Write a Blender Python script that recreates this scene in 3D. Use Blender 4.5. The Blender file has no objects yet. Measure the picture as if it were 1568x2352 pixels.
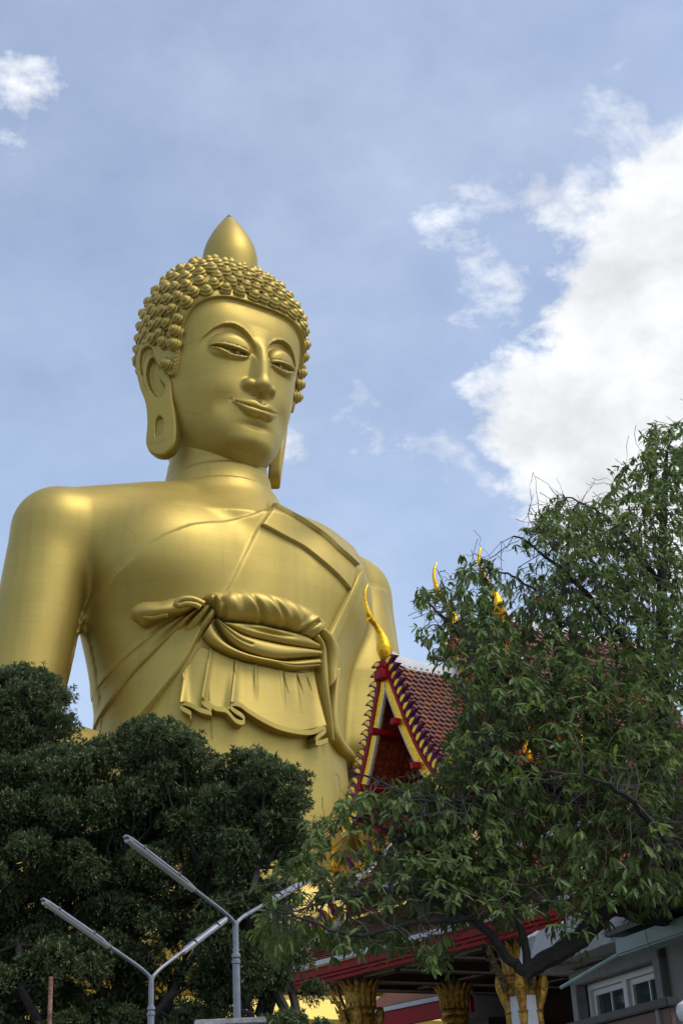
import bpy, bmesh, math, random
import numpy as np
from mathutils import Vector, Matrix, Quaternion

scene = bpy.context.scene
COL = scene.collection

# ------------------------------------------------------------------ camera
CAM_POS = np.array([0.0, 0.0, 1.6])
# rows: world x, y, z written in camera axes (right, down, forward): 50 mm lens, pitched up 25 degrees, rolled 3
CAM_R = np.array([[0.99851967, -0.05439184, 0.0],
                  [0.02303457, 0.42286613, 0.90589935],
                  [-0.04927353, -0.90455832, 0.42349305]])
cam_data = bpy.data.cameras.new('camera')
cam_data.sensor_fit = 'VERTICAL'
cam_data.sensor_height = 36.0
cam_data.lens = 50.0
cam_data.clip_start = 0.1
cam_data.clip_end = 5000.0
cam = bpy.data.objects.new('camera', cam_data)
COL.objects.link(cam)
mw = np.eye(4)
mw[:3, 0] = CAM_R[:, 0]
mw[:3, 1] = -CAM_R[:, 1]
mw[:3, 2] = -CAM_R[:, 2]
mw[:3, 3] = CAM_POS
cam.matrix_world = Matrix(mw.tolist())
scene.camera = cam

# ------------------------------------------------------------------ light and exposure
SUN_ELEV, SUN_AZ = 56.0, 118.0          # azimuth: clockwise from +Y (camera heading)
sun_data = bpy.data.lights.new('sun', 'SUN')
sun_data.energy = 1.0
sun_data.angle = math.radians(25)
sun_data.color = (1.0, 0.95, 0.86)
sun = bpy.data.objects.new('sun', sun_data)
COL.objects.link(sun)
e_, a_ = math.radians(SUN_ELEV), math.radians(SUN_AZ)
sdir = Vector((math.sin(a_) * math.cos(e_), math.cos(a_) * math.cos(e_), math.sin(e_)))
sun.rotation_euler = sdir.to_track_quat('Z', 'Y').to_euler()
sun.location = (0, 0, 120)

scene.view_settings.view_transform = 'Standard'
scene.view_settings.look = 'None'
scene.view_settings.exposure = 0.58
scene.view_settings.gamma = 1.0
scene.view_settings.use_curve_mapping = False
scene.cycles.max_bounces = 8
scene.cycles.transparent_max_bounces = 8
scene.cycles.caustics_reflective = False
scene.cycles.caustics_refractive = False


def nn(nt, typ, loc=None, **kw):
    n = nt.nodes.new(typ)
    for k, v in kw.items():
        setattr(n, k, v)
    return n


def math_node(nt, op, a, b=None, c=None, clamp=False):
    n = nt.nodes.new('ShaderNodeMath')
    n.operation = op
    n.use_clamp = clamp
    for i, v in enumerate((a, b, c)):
        if v is None:
            continue
        if isinstance(v, (int, float)):
            n.inputs[i].default_value = v
        else:
            nt.links.new(v, n.inputs[i])
    return n.outputs[0]


def pix_dir(px, py):
    """viewing direction of a point of the 1568 x 2352 picture (used to say where in the sky a cloud stands)"""
    d = CAM_R @ np.array([px - 784.0, py - 1176.0, 3266.0])
    return d / np.linalg.norm(d)


def build_world():
    w = bpy.data.worlds.new('World')
    scene.world = w
    w.use_nodes = True
    nt = w.node_tree
    nt.nodes.clear()
    L = nt.links
    out = nn(nt, 'ShaderNodeOutputWorld')
    bg = nn(nt, 'ShaderNodeBackground')
    bg.inputs['Strength'].default_value = 0.15
    sky = nn(nt, 'ShaderNodeTexSky', sky_type='NISHITA')
    sky.sun_disc = False
    sky.sun_elevation = e_
    sky.sun_rotation = a_
    sky.altitude = 10
    sky.air_density = 1.0
    sky.dust_density = 2.2
    sky.ozone_density = 1.6
    tc = nn(nt, 'ShaderNodeTexCoord')
    dirv = tc.outputs['Generated']
    # cloud noise
    mp = nn(nt, 'ShaderNodeMapping')
    mp.inputs['Location'].default_value = (3.1, 1.7, 0.4)
    mp.inputs['Scale'].default_value = (1.0, 1.0, 1.5)
    L.new(dirv, mp.inputs['Vector'])
    n1 = nn(nt, 'ShaderNodeTexNoise')
    n1.inputs['Scale'].default_value = 5.0
    n1.inputs['Detail'].default_value = 9.0
    n1.inputs['Roughness'].default_value = 0.58
    n1.inputs['Distortion'].default_value = 0.25
    L.new(mp.outputs[0], n1.inputs['Vector'])
    n2 = nn(nt, 'ShaderNodeTexNoise')
    n2.inputs['Scale'].default_value = 16.0
    n2.inputs['Detail'].default_value = 8.0
    n2.inputs['Roughness'].default_value = 0.62
    n2.inputs['Distortion'].default_value = 0.6
    L.new(mp.outputs[0], n2.inputs['Vector'])
    sep = nn(nt, 'ShaderNodeSeparateXYZ')
    L.new(dirv, sep.inputs[0])
    # big clouds: bodies of vapour at given bearings, edges broken by noise
    nd = nn(nt, 'ShaderNodeTexNoise')
    nd.inputs['Scale'].default_value = 11.0
    nd.inputs['Detail'].default_value = 7.0
    nd.inputs['Roughness'].default_value = 0.6
    L.new(mp.outputs[0], nd.inputs['Vector'])
    v1 = nn(nt, 'ShaderNodeVectorMath', operation='SUBTRACT')
    L.new(nd.outputs['Color'], v1.inputs[0]); v1.inputs[1].default_value = (0.5, 0.5, 0.5)
    v2 = nn(nt, 'ShaderNodeVectorMath', operation='SCALE')
    L.new(v1.outputs[0], v2.inputs[0]); v2.inputs['Scale'].default_value = 0.16
    v3 = nn(nt, 'ShaderNodeVectorMath', operation='ADD')
    L.new(dirv, v3.inputs[0]); L.new(v2.outputs[0], v3.inputs[1])
    acc = None
    for (px, py, rad, wgt) in CLOUDS:
        d = pix_dir(px, py)
        vm = nn(nt, 'ShaderNodeVectorMath', operation='DISTANCE')
        L.new(v3.outputs[0], vm.inputs[0])
        vm.inputs[1].default_value = tuple(d)
        t = math_node(nt, 'DIVIDE', vm.outputs['Value'], rad / 3266.0)
        t = math_node(nt, 'SUBTRACT', 1.0, t)
        t = math_node(nt, 'MULTIPLY', t, wgt)
        acc = t if acc is None else math_node(nt, 'MAXIMUM', acc, t)
    acc = math_node(nt, 'MAXIMUM', acc, -0.62)
    a = math_node(nt, 'SUBTRACT', n1.outputs['Fac'], 0.5)
    a = math_node(nt, 'MULTIPLY', a, 1.9)
    b = math_node(nt, 'SUBTRACT', n2.outputs['Fac'], 0.5)
    b = math_node(nt, 'MULTIPLY', b, 0.9)
    s = math_node(nt, 'ADD', acc, a)
    s = math_node(nt, 'ADD', s, b)
    mr = nn(nt, 'ShaderNodeMapRange', interpolation_type='SMOOTHSTEP')
    mr.inputs['From Min'].default_value = -0.10
    mr.inputs['From Max'].default_value = 0.62
    L.new(s, mr.inputs['Value'])
    dens = mr.outputs[0]
    # thin veil everywhere
    mr2 = nn(nt, 'ShaderNodeMapRange', interpolation_type='SMOOTHSTEP')
    mr2.inputs['From Min'].default_value = 0.30
    mr2.inputs['From Max'].default_value = 0.80
    mr2.inputs['To Min'].default_value = 0.16
    mr2.inputs['To Max'].default_value = 0.27
    L.new(n1.outputs['Fac'], mr2.inputs['Value'])
    dens = math_node(nt, 'MAXIMUM', dens, mr2.outputs[0])
    # cloud brightness: thick parts greyer, tops whiter
    cr = nn(nt, 'ShaderNodeMapRange')
    cr.inputs['From Min'].default_value = 0.25
    cr.inputs['From Max'].default_value = 1.3
    cr.inputs['To Min'].default_value = 1.0
    cr.inputs['To Max'].default_value = 0.84
    L.new(s, cr.inputs['Value'])
    # billows: difference of the vapour towards the sun
    mpb = nn(nt, 'ShaderNodeMapping')
    mpb.inputs['Location'].default_value = (3.1 + 0.035, 1.7 + 0.01, 0.4 + 0.06)
    mpb.inputs['Scale'].default_value = (1.0, 1.0, 1.5)
    L.new(dirv, mpb.inputs['Vector'])
    nb1 = nn(nt, 'ShaderNodeTexNoise')
    nb1.inputs['Scale'].default_value = 11.0
    nb1.inputs['Detail'].default_value = 6.0
    nb1.inputs['Roughness'].default_value = 0.55
    L.new(mpb.outputs[0], nb1.inputs['Vector'])
    bil = math_node(nt, 'SUBTRACT', nd.outputs['Fac'], nb1.outputs['Fac'])
    bil = math_node(nt, 'MULTIPLY', bil, 0.75)
    cshade = math_node(nt, 'ADD', cr.outputs[0], bil)
    cc = nn(nt, 'ShaderNodeMix', data_type='RGBA')
    cc.blend_type = 'MULTIPLY'
    cc.inputs[0].default_value = 1.0
    cc.inputs[6].default_value = (4.7, 4.8, 4.95, 1)
    comb = nn(nt, 'ShaderNodeCombineColor')
    L.new(cshade, comb.inputs[0]); L.new(cshade, comb.inputs[1]); L.new(cshade, comb.inputs[2])
    L.new(comb.outputs[0], cc.inputs[7])
    mix = nn(nt, 'ShaderNodeMix', data_type='RGBA')
    L.new(dens, mix.inputs[0])
    L.new(sky.outputs[0], mix.inputs[6])
    L.new(cc.outputs[2], mix.inputs[7])
    L.new(mix.outputs[2], bg.inputs['Color'])
    L.new(bg.outputs[0], out.inputs['Surface'])


# cloud bodies: bearing (as picture position, also outside the frame), angular size, weight
CLOUDS = [(1470, 770, 330, 1.9), (1430, 930, 320, 1.8), (1230, 940, 200, 1.2), (1600, 600, 300, 1.8), (1640, 1000, 400, 1.6), (1590, 420, 160, 0.5),
          (1120, 620, 140, 0.46), (10, 215, 170, 0.8), (190, 210, 90, 0.25), (1420, 110, 130, 0.22), (990, 1110, 150, 0.33), (650, 1060, 70, 0.2),
          (830, 950, 100, 0.25), (1900, 900, 700, 1.6), (-900, 300, 500, 0.7), (-1500, 1500, 900, 1.2)]
build_world()
# ------------------------------------------------------------------ sculpting helpers (signed distances, numpy)
def spline_table(xs, ys, lo=None, hi=None, n=800):
    xs = np.asarray(xs, float); ys = np.asarray(ys, float)
    h = np.diff(xs); dl = np.diff(ys) / h
    m = np.zeros_like(ys)
    for i in range(1, len(xs) - 1):
        if dl[i - 1] * dl[i] > 0:
            w1 = 2 * h[i] + h[i - 1]; w2 = h[i] + 2 * h[i - 1]
            m[i] = (w1 + w2) / (w1 / dl[i - 1] + w2 / dl[i])
    m[0] = dl[0]; m[-1] = dl[-1]
    t = np.linspace(xs[0], xs[-1], n)
    k = np.clip(np.searchsorted(xs, t) - 1, 0, len(xs) - 2)
    s = (t - xs[k]) / h[k]
    y = ((1 + 2 * s) * (1 - s) ** 2 * ys[k] + s * (1 - s) ** 2 * h[k] * m[k]
         + s * s * (3 - 2 * s) * ys[k + 1] + s * s * (s - 1) * h[k] * m[k + 1])
    ker = np.hanning(31); ker /= ker.sum()
    yp = np.convolve(np.pad(y, 15, mode='edge'), ker, mode='valid')
    yp[:20] = y[:20]; yp[-20:] = y[-20:]
    return t, yp


class Tab:
    def __init__(self, xs, ys):
        self.t, self.y = spline_table(xs, ys)
        self.d = np.gradient(self.y, self.t)
    def __call__(self, x): return np.interp(x, self.t, self.y)
    def slope(self, x): return np.interp(x, self.t, self.d)


def smin(a, b, k):
    h = np.clip(0.5 + 0.5 * (b - a) / k, 0, 1)
    return b + (a - b) * h - k * h * (1 - h)


def smax(a, b, k): return -smin(-a, -b, k)


def sstep(e0, e1, x):
    t = np.clip((x - e0) / (e1 - e0), 0, 1)
    return t * t * (3 - 2 * t)


def capsule(P, a, b, ra, rb):
    a = np.asarray(a, float); b = np.asarray(b, float)
    ab = b - a
    h = np.clip(((P - a) @ ab) / (ab @ ab), 0, 1)
    q = P - a - h[:, None] * ab
    hs = h * h * (3 - 2 * h)
    return np.sqrt((q * q).sum(1)) - (ra + (rb - ra) * hs)


def ellipsoid(P, c, r):
    q = P - np.asarray(c, float)
    r = np.asarray(r, float)
    k0 = np.sqrt(((q / r) ** 2).sum(1)); k1 = np.sqrt(((q / (r * r)) ** 2).sum(1)) + 1e-9
    return k0 * (k0 - 1) / k1


def poly_sd(u, v, poly):
    """signed distance to a closed polygon (negative inside)"""
    poly = np.asarray(poly, float)
    d = np.full(u.shape, 1e9); s = np.zeros(u.shape, bool)
    n = len(poly)
    for i in range(n):
        ax, ay = poly[i]; bx, by = poly[(i + 1) % n]
        ex, ey = bx - ax, by - ay
        wx, wy = u - ax, v - ay
        t = np.clip((wx * ex + wy * ey) / (ex * ex + ey * ey + 1e-12), 0, 1)
        d = np.minimum(d, (wx - ex * t) ** 2 + (wy - ey * t) ** 2)
        cond = ((ay > v) != (by > v))
        if ey != 0:
            s ^= cond & (u < ex * (v - ay) / ey + ax)
    d = np.sqrt(d)
    return np.where(s, -d, d)


def line_sd(u, v, pts):
    """signed distance to an open polyline; positive on its left"""
    pts = np.asarray(pts, float)
    best = np.full(u.shape, 1e18); sg = np.ones(u.shape)
    n = len(pts)
    for i in range(n - 1):
        ax, ay = pts[i]; ex, ey = pts[i + 1] - pts[i]
        wx, wy = u - ax, v - ay
        tt = (wx * ex + wy * ey) / (ex * ex + ey * ey)
        lo = -1e9 if i == 0 else 0.0
        hi = 1e9 if i == n - 2 else 1.0
        t = np.clip(tt, lo, hi)
        dd = (wx - ex * t) ** 2 + (wy - ey * t) ** 2
        c = ex * wy - ey * wx
        m = dd < best - 1e-12
        best = np.where(m, dd, best); sg = np.where(m, np.sign(c), sg)
    return np.sqrt(best) * sg


def smooth_poly(pts, n=12, closed=False):
    """Catmull-Rom through the points"""
    P = np.asarray(pts, float)
    m = len(P); out = []
    rng = range(m if closed else m - 1)
    for i in rng:
        if closed:
            p0, p1, p2, p3 = P[(i - 1) % m], P[i], P[(i + 1) % m], P[(i + 2) % m]
        else:
            p1, p2 = P[i], P[i + 1]
            p0 = P[i - 1] if i > 0 else 2 * p1 - p2
            p3 = P[i + 2] if i + 2 < m else 2 * p2 - p1
        for k in range(n):
            t = k / n
            out.append(0.5 * ((2 * p1) + (-p0 + p2) * t + (2 * p0 - 5 * p1 + 4 * p2 - p3) * t * t
                              + (-p0 + 3 * p1 - 3 * p2 + p3) * t ** 3))
    if not closed:
        out.append(P[-1])
    return np.array(out)


def resample(pts, n):
    P = np.asarray(pts, float)
    L = np.r_[0, np.cumsum(np.linalg.norm(np.diff(P, axis=0), axis=1))]
    t = np.linspace(0, L[-1], n)
    return np.stack([np.interp(t, L, P[:, k]) for k in range(P.shape[1])], 1)


def surface_nets(f, lo, hi, h, B=8, newton=2, margin=1.35):
    """polygonise f = 0 on a sparse grid; returns vertices and quads"""
    lo = np.asarray(lo, float)
    nb = np.ceil((np.asarray(hi, float) - lo) / (h * B)).astype(int)
    n = nb * B
    cx = [lo[k] + (np.arange(nb[k]) + 0.5) * B * h - 0.5 * h for k in range(3)]
    G = np.stack(np.meshgrid(*cx, indexing='ij'), -1).reshape(-1, 3)
    dc = f(G)
    D = np.repeat(np.repeat(np.repeat(dc.reshape(nb), B, 0), B, 1), B, 2).astype(np.float32)
    act = np.nonzero(np.abs(dc) < margin * 0.87 * B * h)[0]
    off = np.stack(np.meshgrid(*([np.arange(B)] * 3), indexing='ij'), -1).reshape(-1, 3)
    bi = np.stack(np.unravel_index(act, nb), 1) * B
    for s in range(0, len(act), 400):
        idx = (bi[s:s + 400, None, :] + off[None]).reshape(-1, 3)
        D[idx[:, 0], idx[:, 1], idx[:, 2]] = f(lo + idx * h)
    S = D < 0
    c = np.zeros(tuple(n - 1), np.int8)
    for i in (0, 1):
        for j in (0, 1):
            for k in (0, 1):
                c += S[i:n[0] - 1 + i, j:n[1] - 1 + j, k:n[2] - 1 + k]
    cells = np.nonzero((c > 0) & (c < 8))
    ci = np.stack(cells, 1)
    idmap = np.full(tuple(n - 1), -1, np.int64)
    idmap[cells] = np.arange(len(ci))
    acc = np.zeros((len(ci), 3)); cnt = np.zeros(len(ci))
    for ax in range(3):
        o1, o2 = [k for k in range(3) if k != ax]
        for i in (0, 1):
            for j in (0, 1):
                a = ci.copy(); a[:, o1] += i; a[:, o2] += j
                b = a.copy(); b[:, ax] += 1
                da = D[a[:, 0], a[:, 1], a[:, 2]]; db = D[b[:, 0], b[:, 1], b[:, 2]]
                m = (da < 0) != (db < 0)
                t = np.where(m, da / np.where(m, da - db, 1), 0)
                p = a.astype(float); p[:, ax] += t
                acc[m] += p[m]; cnt[m] += 1
    V = lo + acc / cnt[:, None] * h
    for _ in range(newton):
        e = h * 0.5
        d = f(V)
        g = np.stack([f(V + np.eye(3)[k] * e) - f(V - np.eye(3)[k] * e) for k in range(3)], 1) / (2 * e)
        g2 = (g * g).sum(1)
        st = np.clip(d / np.maximum(g2, 0.2), -0.5 * h, 0.5 * h)
        V = V - g * st[:, None]
    quads = []
    for ax in range(3):
        o1, o2 = [k for k in range(3) if k != ax]
        sl = [slice(1, n[k] - 1) for k in range(3)]
        sl[ax] = slice(0, n[ax] - 1)
        sl2 = list(sl); sl2[ax] = slice(1, n[ax])
        A = S[tuple(sl)]; Bm = S[tuple(sl2)]
        e = np.stack(np.nonzero(A != Bm), 1)
        if not len(e): continue
        base = e + np.array([s.start for s in sl])
        fl = A[tuple(e.T)]
        def cid(d1, d2):
            q = base.copy(); q[:, o1] += d1; q[:, o2] += d2
            return idmap[q[:, 0], q[:, 1], q[:, 2]]
        q = np.stack([cid(-1, -1), cid(0, -1), cid(0, 0), cid(-1, 0)], 1)
        if ax == 1: fl = ~fl
        q[~fl] = q[~fl][:, ::-1]
        quads.append(q)
    Q = np.concatenate(quads)
    Q = Q[(Q >= 0).all(1)]
    return V, Q


# ------------------------------------------------------------------ the statue's body, statue axes: +x its left, -y its front
T_A = Tab([10, 14, 18, 22, 25, 28, 32, 35, 37, 38.6, 39.8, 41, 43], [10.5, 9.6, 8.4, 7.7, 7.5, 7.9, 8.9, 9.6, 9.5, 8.1, 5.7, 3.7, 2.9])
T_F = Tab([10, 14, 18, 22, 25, 28, 32, 35, 37, 38.6, 39.8, 41, 43], [6.6, 6.6, 6.4, 6.2, 6.2, 6.2, 6.3, 6.1, 5.4, 4.4, 3.5, 3.1, 2.9])
T_B = Tab([10, 14, 18, 22, 25, 28, 32, 35, 37, 38.6, 39.8, 41, 43], [6.0, 5.8, 5.4, 5.0, 4.8, 4.8, 5.2, 5.4, 5.0, 4.2, 3.6, 3.2, 3.0])
T_N = Tab([37.5, 38.6, 39.4, 40.2, 41.0, 42, 44, 47], [5.6, 4.7, 4.1, 3.6, 3.3, 3.15, 3.1, 3.1])


def loft(x, y, z, ta, tf, tb, yc, n=2.0):
    a = ta(z); b = np.where(y < yc, tf(z), tb(z))
    r = ((np.abs(x) / a) ** n + (np.abs(y - yc) / b) ** n) ** (1.0 / n)
    sl = np.maximum(np.abs(ta.slope(z)), np.abs(tf.slope(z)))
    return (r - 1) * np.minimum(a, b) / np.sqrt(1 + sl * sl)


def neck_sd(P):
    x, y, z = P.T
    zz = z + 0.10 * (y + 0.0) - 0.02 * x * 0     # rings dip to the front
    a = T_N(z)
    st = 0.0
    for zr in (41.75, 40.55):
        st = st + 0.16 * (1 - sstep(zr - 0.03, zr + 0.03, zz)) - 0.05 * sstep(0.0, 1.0, (zr - zz)) * (zz < zr)
    r = np.sqrt((x / a) ** 2 + ((y - 0.5) / (a * 1.0)) ** 2)
    d = (r - 1) * a - st
    sl = T_N.slope(z)
    d = d / np.sqrt(1 + sl * sl)
    return np.maximum(d, z - 44.5)


def body_core(P):
    x, y, z = P.T
    d = loft(x, y, z, T_A, T_F, T_B, 0.8, 2.15)
    d = np.maximum(d, 10.5 - z); d = np.maximum(d, z - 43)
    # two soft pectorals
    ax = np.abs(x)
    Q = np.stack([ax, y, z], 1)
    d = smin(d, ellipsoid(Q, (4.4, -1.5, 34.4), (4.4, 3.4, 3.4)), 1.6)
    # shoulder girdle and arms
    sh = capsule(Q, (5.0, 1.0, 37.5), (10.7, 1.2, 36.6), 2.7, 2.3)
    d = smin(d, sh, 1.8)
    arm = capsule(Q, (10.9, 1.2, 36.4), (12.7, 1.6, 23.6), 2.40, 2.2)
    arm = smin(arm, capsule(Q, (12.6, 1.4, 23.2), (5.0, -8.6, 18.2), 2.2, 1.6), 0.8)
    d = smin(d, arm, 0.7)
    # robe falling from the left arm, its hem curving round below
    a = np.interp(z, [24, 27, 30, 33, 36], [4.2, 3.9, 3.3, 2.6, 1.8]); cx = np.interp(z, [24, 30, 36], [9.2, 9.6, 10.4])
    b = np.interp(z, [24, 30, 36], [3.5, 3.2, 2.3])
    rb = (np.sqrt(((x - cx) / a) ** 2 + ((y - 0.5) / b) ** 2) - 1) * b * 0.9
    rb = smax(rb, 24.3 - z, 1.6); rb = np.maximum(rb, z - 36)
    d = smin(d, rb, 0.35)
    d = smin(d, neck_sd(P), 0.35)
    return d


def legs_sd(P):
    ax = np.abs(P[:, 0])
    Q = np.stack([ax, P[:, 1], P[:, 2]], 1)
    th = capsule(Q, (5.0, 0.5, 13.0), (17.5, -6.0, 11.8), 5.2, 4.4)
    d = smin(th, capsule(Q, (17.5, -6.2, 11.6), (3.0, -11.0, 12.2), 4.2, 3.0), 1.2)
    d = smin(d, ellipsoid(P, (0, -7.5, 12.0), (7, 4.5, 3.0)), 1.5)
    return np.maximum(d, 8.4 - P[:, 2])
# ------------------------------------------------------------------ the statue's head
H_Z = [41.5, 41.85, 42.3, 43.0, 44.2, 45.5, 47, 49, 51, 53, 54.8, 56.0, 56.7, 57.1]
H_A = Tab(H_Z, [0.15, 1.05, 1.85, 2.65, 3.42, 3.95, 4.4, 4.75, 4.9, 4.85, 4.3, 3.2, 1.9, 0.3])
H_F = Tab(H_Z, [2.0, 2.6, 3.15, 3.75, 4.1, 4.25, 4.4, 4.65, 4.75, 4.45, 3.85, 3.0, 2.1, 0.9])
H_B = Tab(H_Z, [0.5, 1.2, 2.0, 2.9, 3.7, 4.2, 4.6, 4.9, 5.0, 4.5, 3.3, 1.9, 0.8, 0.1])
TH = np.radians([0, 12, 24, 37, 48, 54, 58, 62, 65, 68, 71, 80, 100, 180])
HAIR = Tab(TH, [52.50, 52.50, 52.48, 52.25, 51.75, 51.15, 50.5, 49.8, 49.0, 48.1, 47.5, 48.2, 50.2, 50.4])
BROW = Tab([0.40, 0.45, 0.63, 0.90, 1.37, 1.95, 2.40, 2.90, 3.33, 3.68], [48.9, 49.33, 49.77, 50.14, 50.46, 50.62, 50.57, 50.32, 49.92, 49.48])
LIDU = Tab([0.79, 0.95, 1.15, 1.66, 2.18, 2.58, 2.94, 3.33], [48.60, 48.64, 48.69, 48.77, 48.87, 48.97, 49.03, 49.01])
SLITL = Tab([0.79, 1.1, 1.40, 1.76, 2.17, 2.52, 2.85, 3.33], [48.60, 48.50, 48.45, 48.44, 48.50, 48.67, 48.84, 49.0])
LOWL = Tab([0.79, 1.1, 1.40, 1.76, 2.17, 2.52, 2.85, 3.33], [48.50, 48.28, 48.18, 48.15, 48.2, 48.38, 48.66, 48.95])
LIPT = Tab([0, 0.15, 0.35, 0.65, 1.0, 1.4, 1.75], [45.36, 45.39, 45.55, 45.62, 45.56, 45.54, 45.64])
LIPM = Tab([0, 0.2, 0.4, 0.8, 1.3, 1.75], [44.92, 44.93, 44.98, 45.06, 45.26, 45.60])
LIPB = Tab([0, 0.25, 0.5, 0.9, 1.3, 1.6, 1.75], [44.52, 44.47, 44.46, 44.60, 45.00, 45.38, 45.55])


def head_base(P):
    x, y, z = P.T
    zc = np.clip(z, 41.5, 57.1)
    d = loft(x, y, zc, H_A, H_F, H_B, 0.0, np.where(y < 0, 2.2 + 0.75 * sstep(48.5, 53, zc), 2.2))
    return np.maximum(d, np.maximum(41.5 - z, z - 56.8))


def face_relief(ax, z):
    """how far the face stands out (towards -y) at frontal position (|x|, z)"""
    h = np.zeros_like(ax)
    # brow: a crisp ridge, hollow below it
    s = BROW(ax) - z
    on = sstep(0.36, 0.5, ax) * (1 - sstep(3.3, 3.75, ax))
    h -= 0.34 * sstep(-0.02, 0.10, s) * (1 - sstep(0.2, 1.15, s)) * on * (0.35 + 0.65 * (1 - sstep(2.2, 3.5, ax)))
    h += 0.05 * np.exp(-(s / 0.09) ** 2) * on * (s < 0.05)
    # eyeball under the lid
    q = ((ax - 1.98) / 1.30) ** 2 + ((z - 49.08) / 0.98) ** 2
    h += 0.36 * np.sqrt(np.clip(1 - q, 0, 1)) * sstep(48.0, 48.6, z)
    # upper lid rim and slit
    inx = sstep(0.78, 0.95, ax) * (1 - sstep(3.15, 3.36, ax))
    su = z - LIDU(ax); sl = z - SLITL(ax); sb = z - LOWL(ax)
    h += 0.10 * np.exp(-((su - 0.05) / 0.06) ** 2) * inx
    h -= 0.05 * np.exp(-((su - 0.19) / 0.035) ** 2) * inx
    h -= 0.36 * sstep(0.0, 0.05, -su) * sstep(-0.02, 0.04, sl) * inx
    # lower lid: a soft roll
    lw = np.maximum(SLITL(ax) - LOWL(ax), 0.03)
    t = np.clip(-sl / lw, -0.2, 1.2)
    h += 0.13 * np.sqrt(np.clip(1 - (2 * t - 1) ** 2, 0, 1)) * inx
    # lips
    half = 1.75
    ux = np.clip(ax / half, 0, 1)
    inl = 1 - sstep(1.55, 1.78, ax)
    tu = np.clip((z - LIPM(ax)) / np.maximum(LIPT(ax) - LIPM(ax), 0.03), 0, 1)
    tl = np.clip((LIPM(ax) - z) / np.maximum(LIPM(ax) - LIPB(ax), 0.03), 0, 1)
    muzz = np.exp(-(ax / 1.15) ** 2) * np.exp(-((z - 45.0) / 0.85) ** 2)
    h += 0.22 * muzz
    fall = 1 - 0.55 * ux ** 2
    up = np.where((z >= LIPM(ax)) & (z <= LIPT(ax)), 0.38 * np.sin(np.pi * (0.20 + 0.66 * tu)) ** 0.6, 0)
    lo = np.where((z < LIPM(ax)) & (z >= LIPB(ax)), 0.42 * np.sin(np.pi * np.clip(0.16 + 0.80 * tl, 0, 1)) ** 0.6, 0)
    h += (up + lo) * fall * inl
    h -= 0.16 * np.exp(-((z - LIPM(ax)) / 0.05) ** 2) * (1 - sstep(1.7, 1.85, ax))
    h -= 0.22 * np.exp(-((ax - 2.1) / 0.75) ** 2 - ((z - 45.35) / 0.8) ** 2)      # smiling corners
    h -= 0.14 * np.exp(-(ax / 1.0) ** 2 - ((z - 44.0) / 0.22) ** 2)                # under the lip
    h += 0.14 * np.exp(-(ax / 1.6) ** 2 - ((z - 43.15) / 0.75) ** 2)
    h += 0.06 * sstep(0.0, 0.12, 1 - (ax / 1.75) ** 2 - ((z - 43.25) / 0.80) ** 2) * (1 - sstep(43.0, 43.7, z))              # chin pad
    amp = np.interp(z, [45.9, 46.5, 47.2, 48.2, 49.2, 50.0, 50.9], [0.0, 0.84, 0.82, 0.68, 0.46, 0.12, 0.0])
    bw = np.interp(z, [46.0, 47.5, 49.0, 50.0, 51.0], [0.80, 0.70, 0.56, 0.80, 1.0])
    h += amp * (1 - sstep(bw * 0.30, bw * 1.25, ax)) * (0.85 + 0.15 * (1 - sstep(0, 0.5, ax)))
    h -= 0.13 * np.exp(-(ax / 0.17) ** 2) * sstep(45.2, 45.45, z) * (1 - sstep(46.0, 46.2, z))  # philtrum
    h += 0.10 * np.exp(-((ax - 2.6) / 1.1) ** 2 - ((z - 46.6) / 1.3) ** 2)         # cheek
    return h


def head_sd(P):
    x, y, z = P.T
    ax = np.abs(x)
    w = 1 - sstep(-2.2, -1.4, y)
    hh = face_relief(ax, z) * w
    Q = P.copy(); Q[:, 1] += hh
    d = head_base(Q) * 0.9
    A = np.stack([ax, y, z], 1)
    # nose
    n = ellipsoid(A, (0, -4.80, 46.66), (0.60, 0.52, 0.54))
    n = smin(n, ellipsoid(A, (0.78, -4.36, 46.64), (0.42, 0.52, 0.40)), 0.22)
    n = smax(n, -ellipsoid(A, (0.54, -4.66, 46.18), (0.19, 0.30, 0.22)), 0.06)
    d = smin(d, n, 0.24)
    # hair cap
    th = np.arctan2(ax, -y)
    sh = z - HAIR(th)
    k = 1.0 / np.sqrt(1 + (np.clip(HAIR.slope(th), -9, 9) / 5.0) ** 2)
    sh = sh * k
    d = d - 0.20 * sstep(-0.03, 0.05, sh) - 0.07 * np.exp(-((sh - 0.08) / 0.08) ** 2)
    return d


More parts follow.
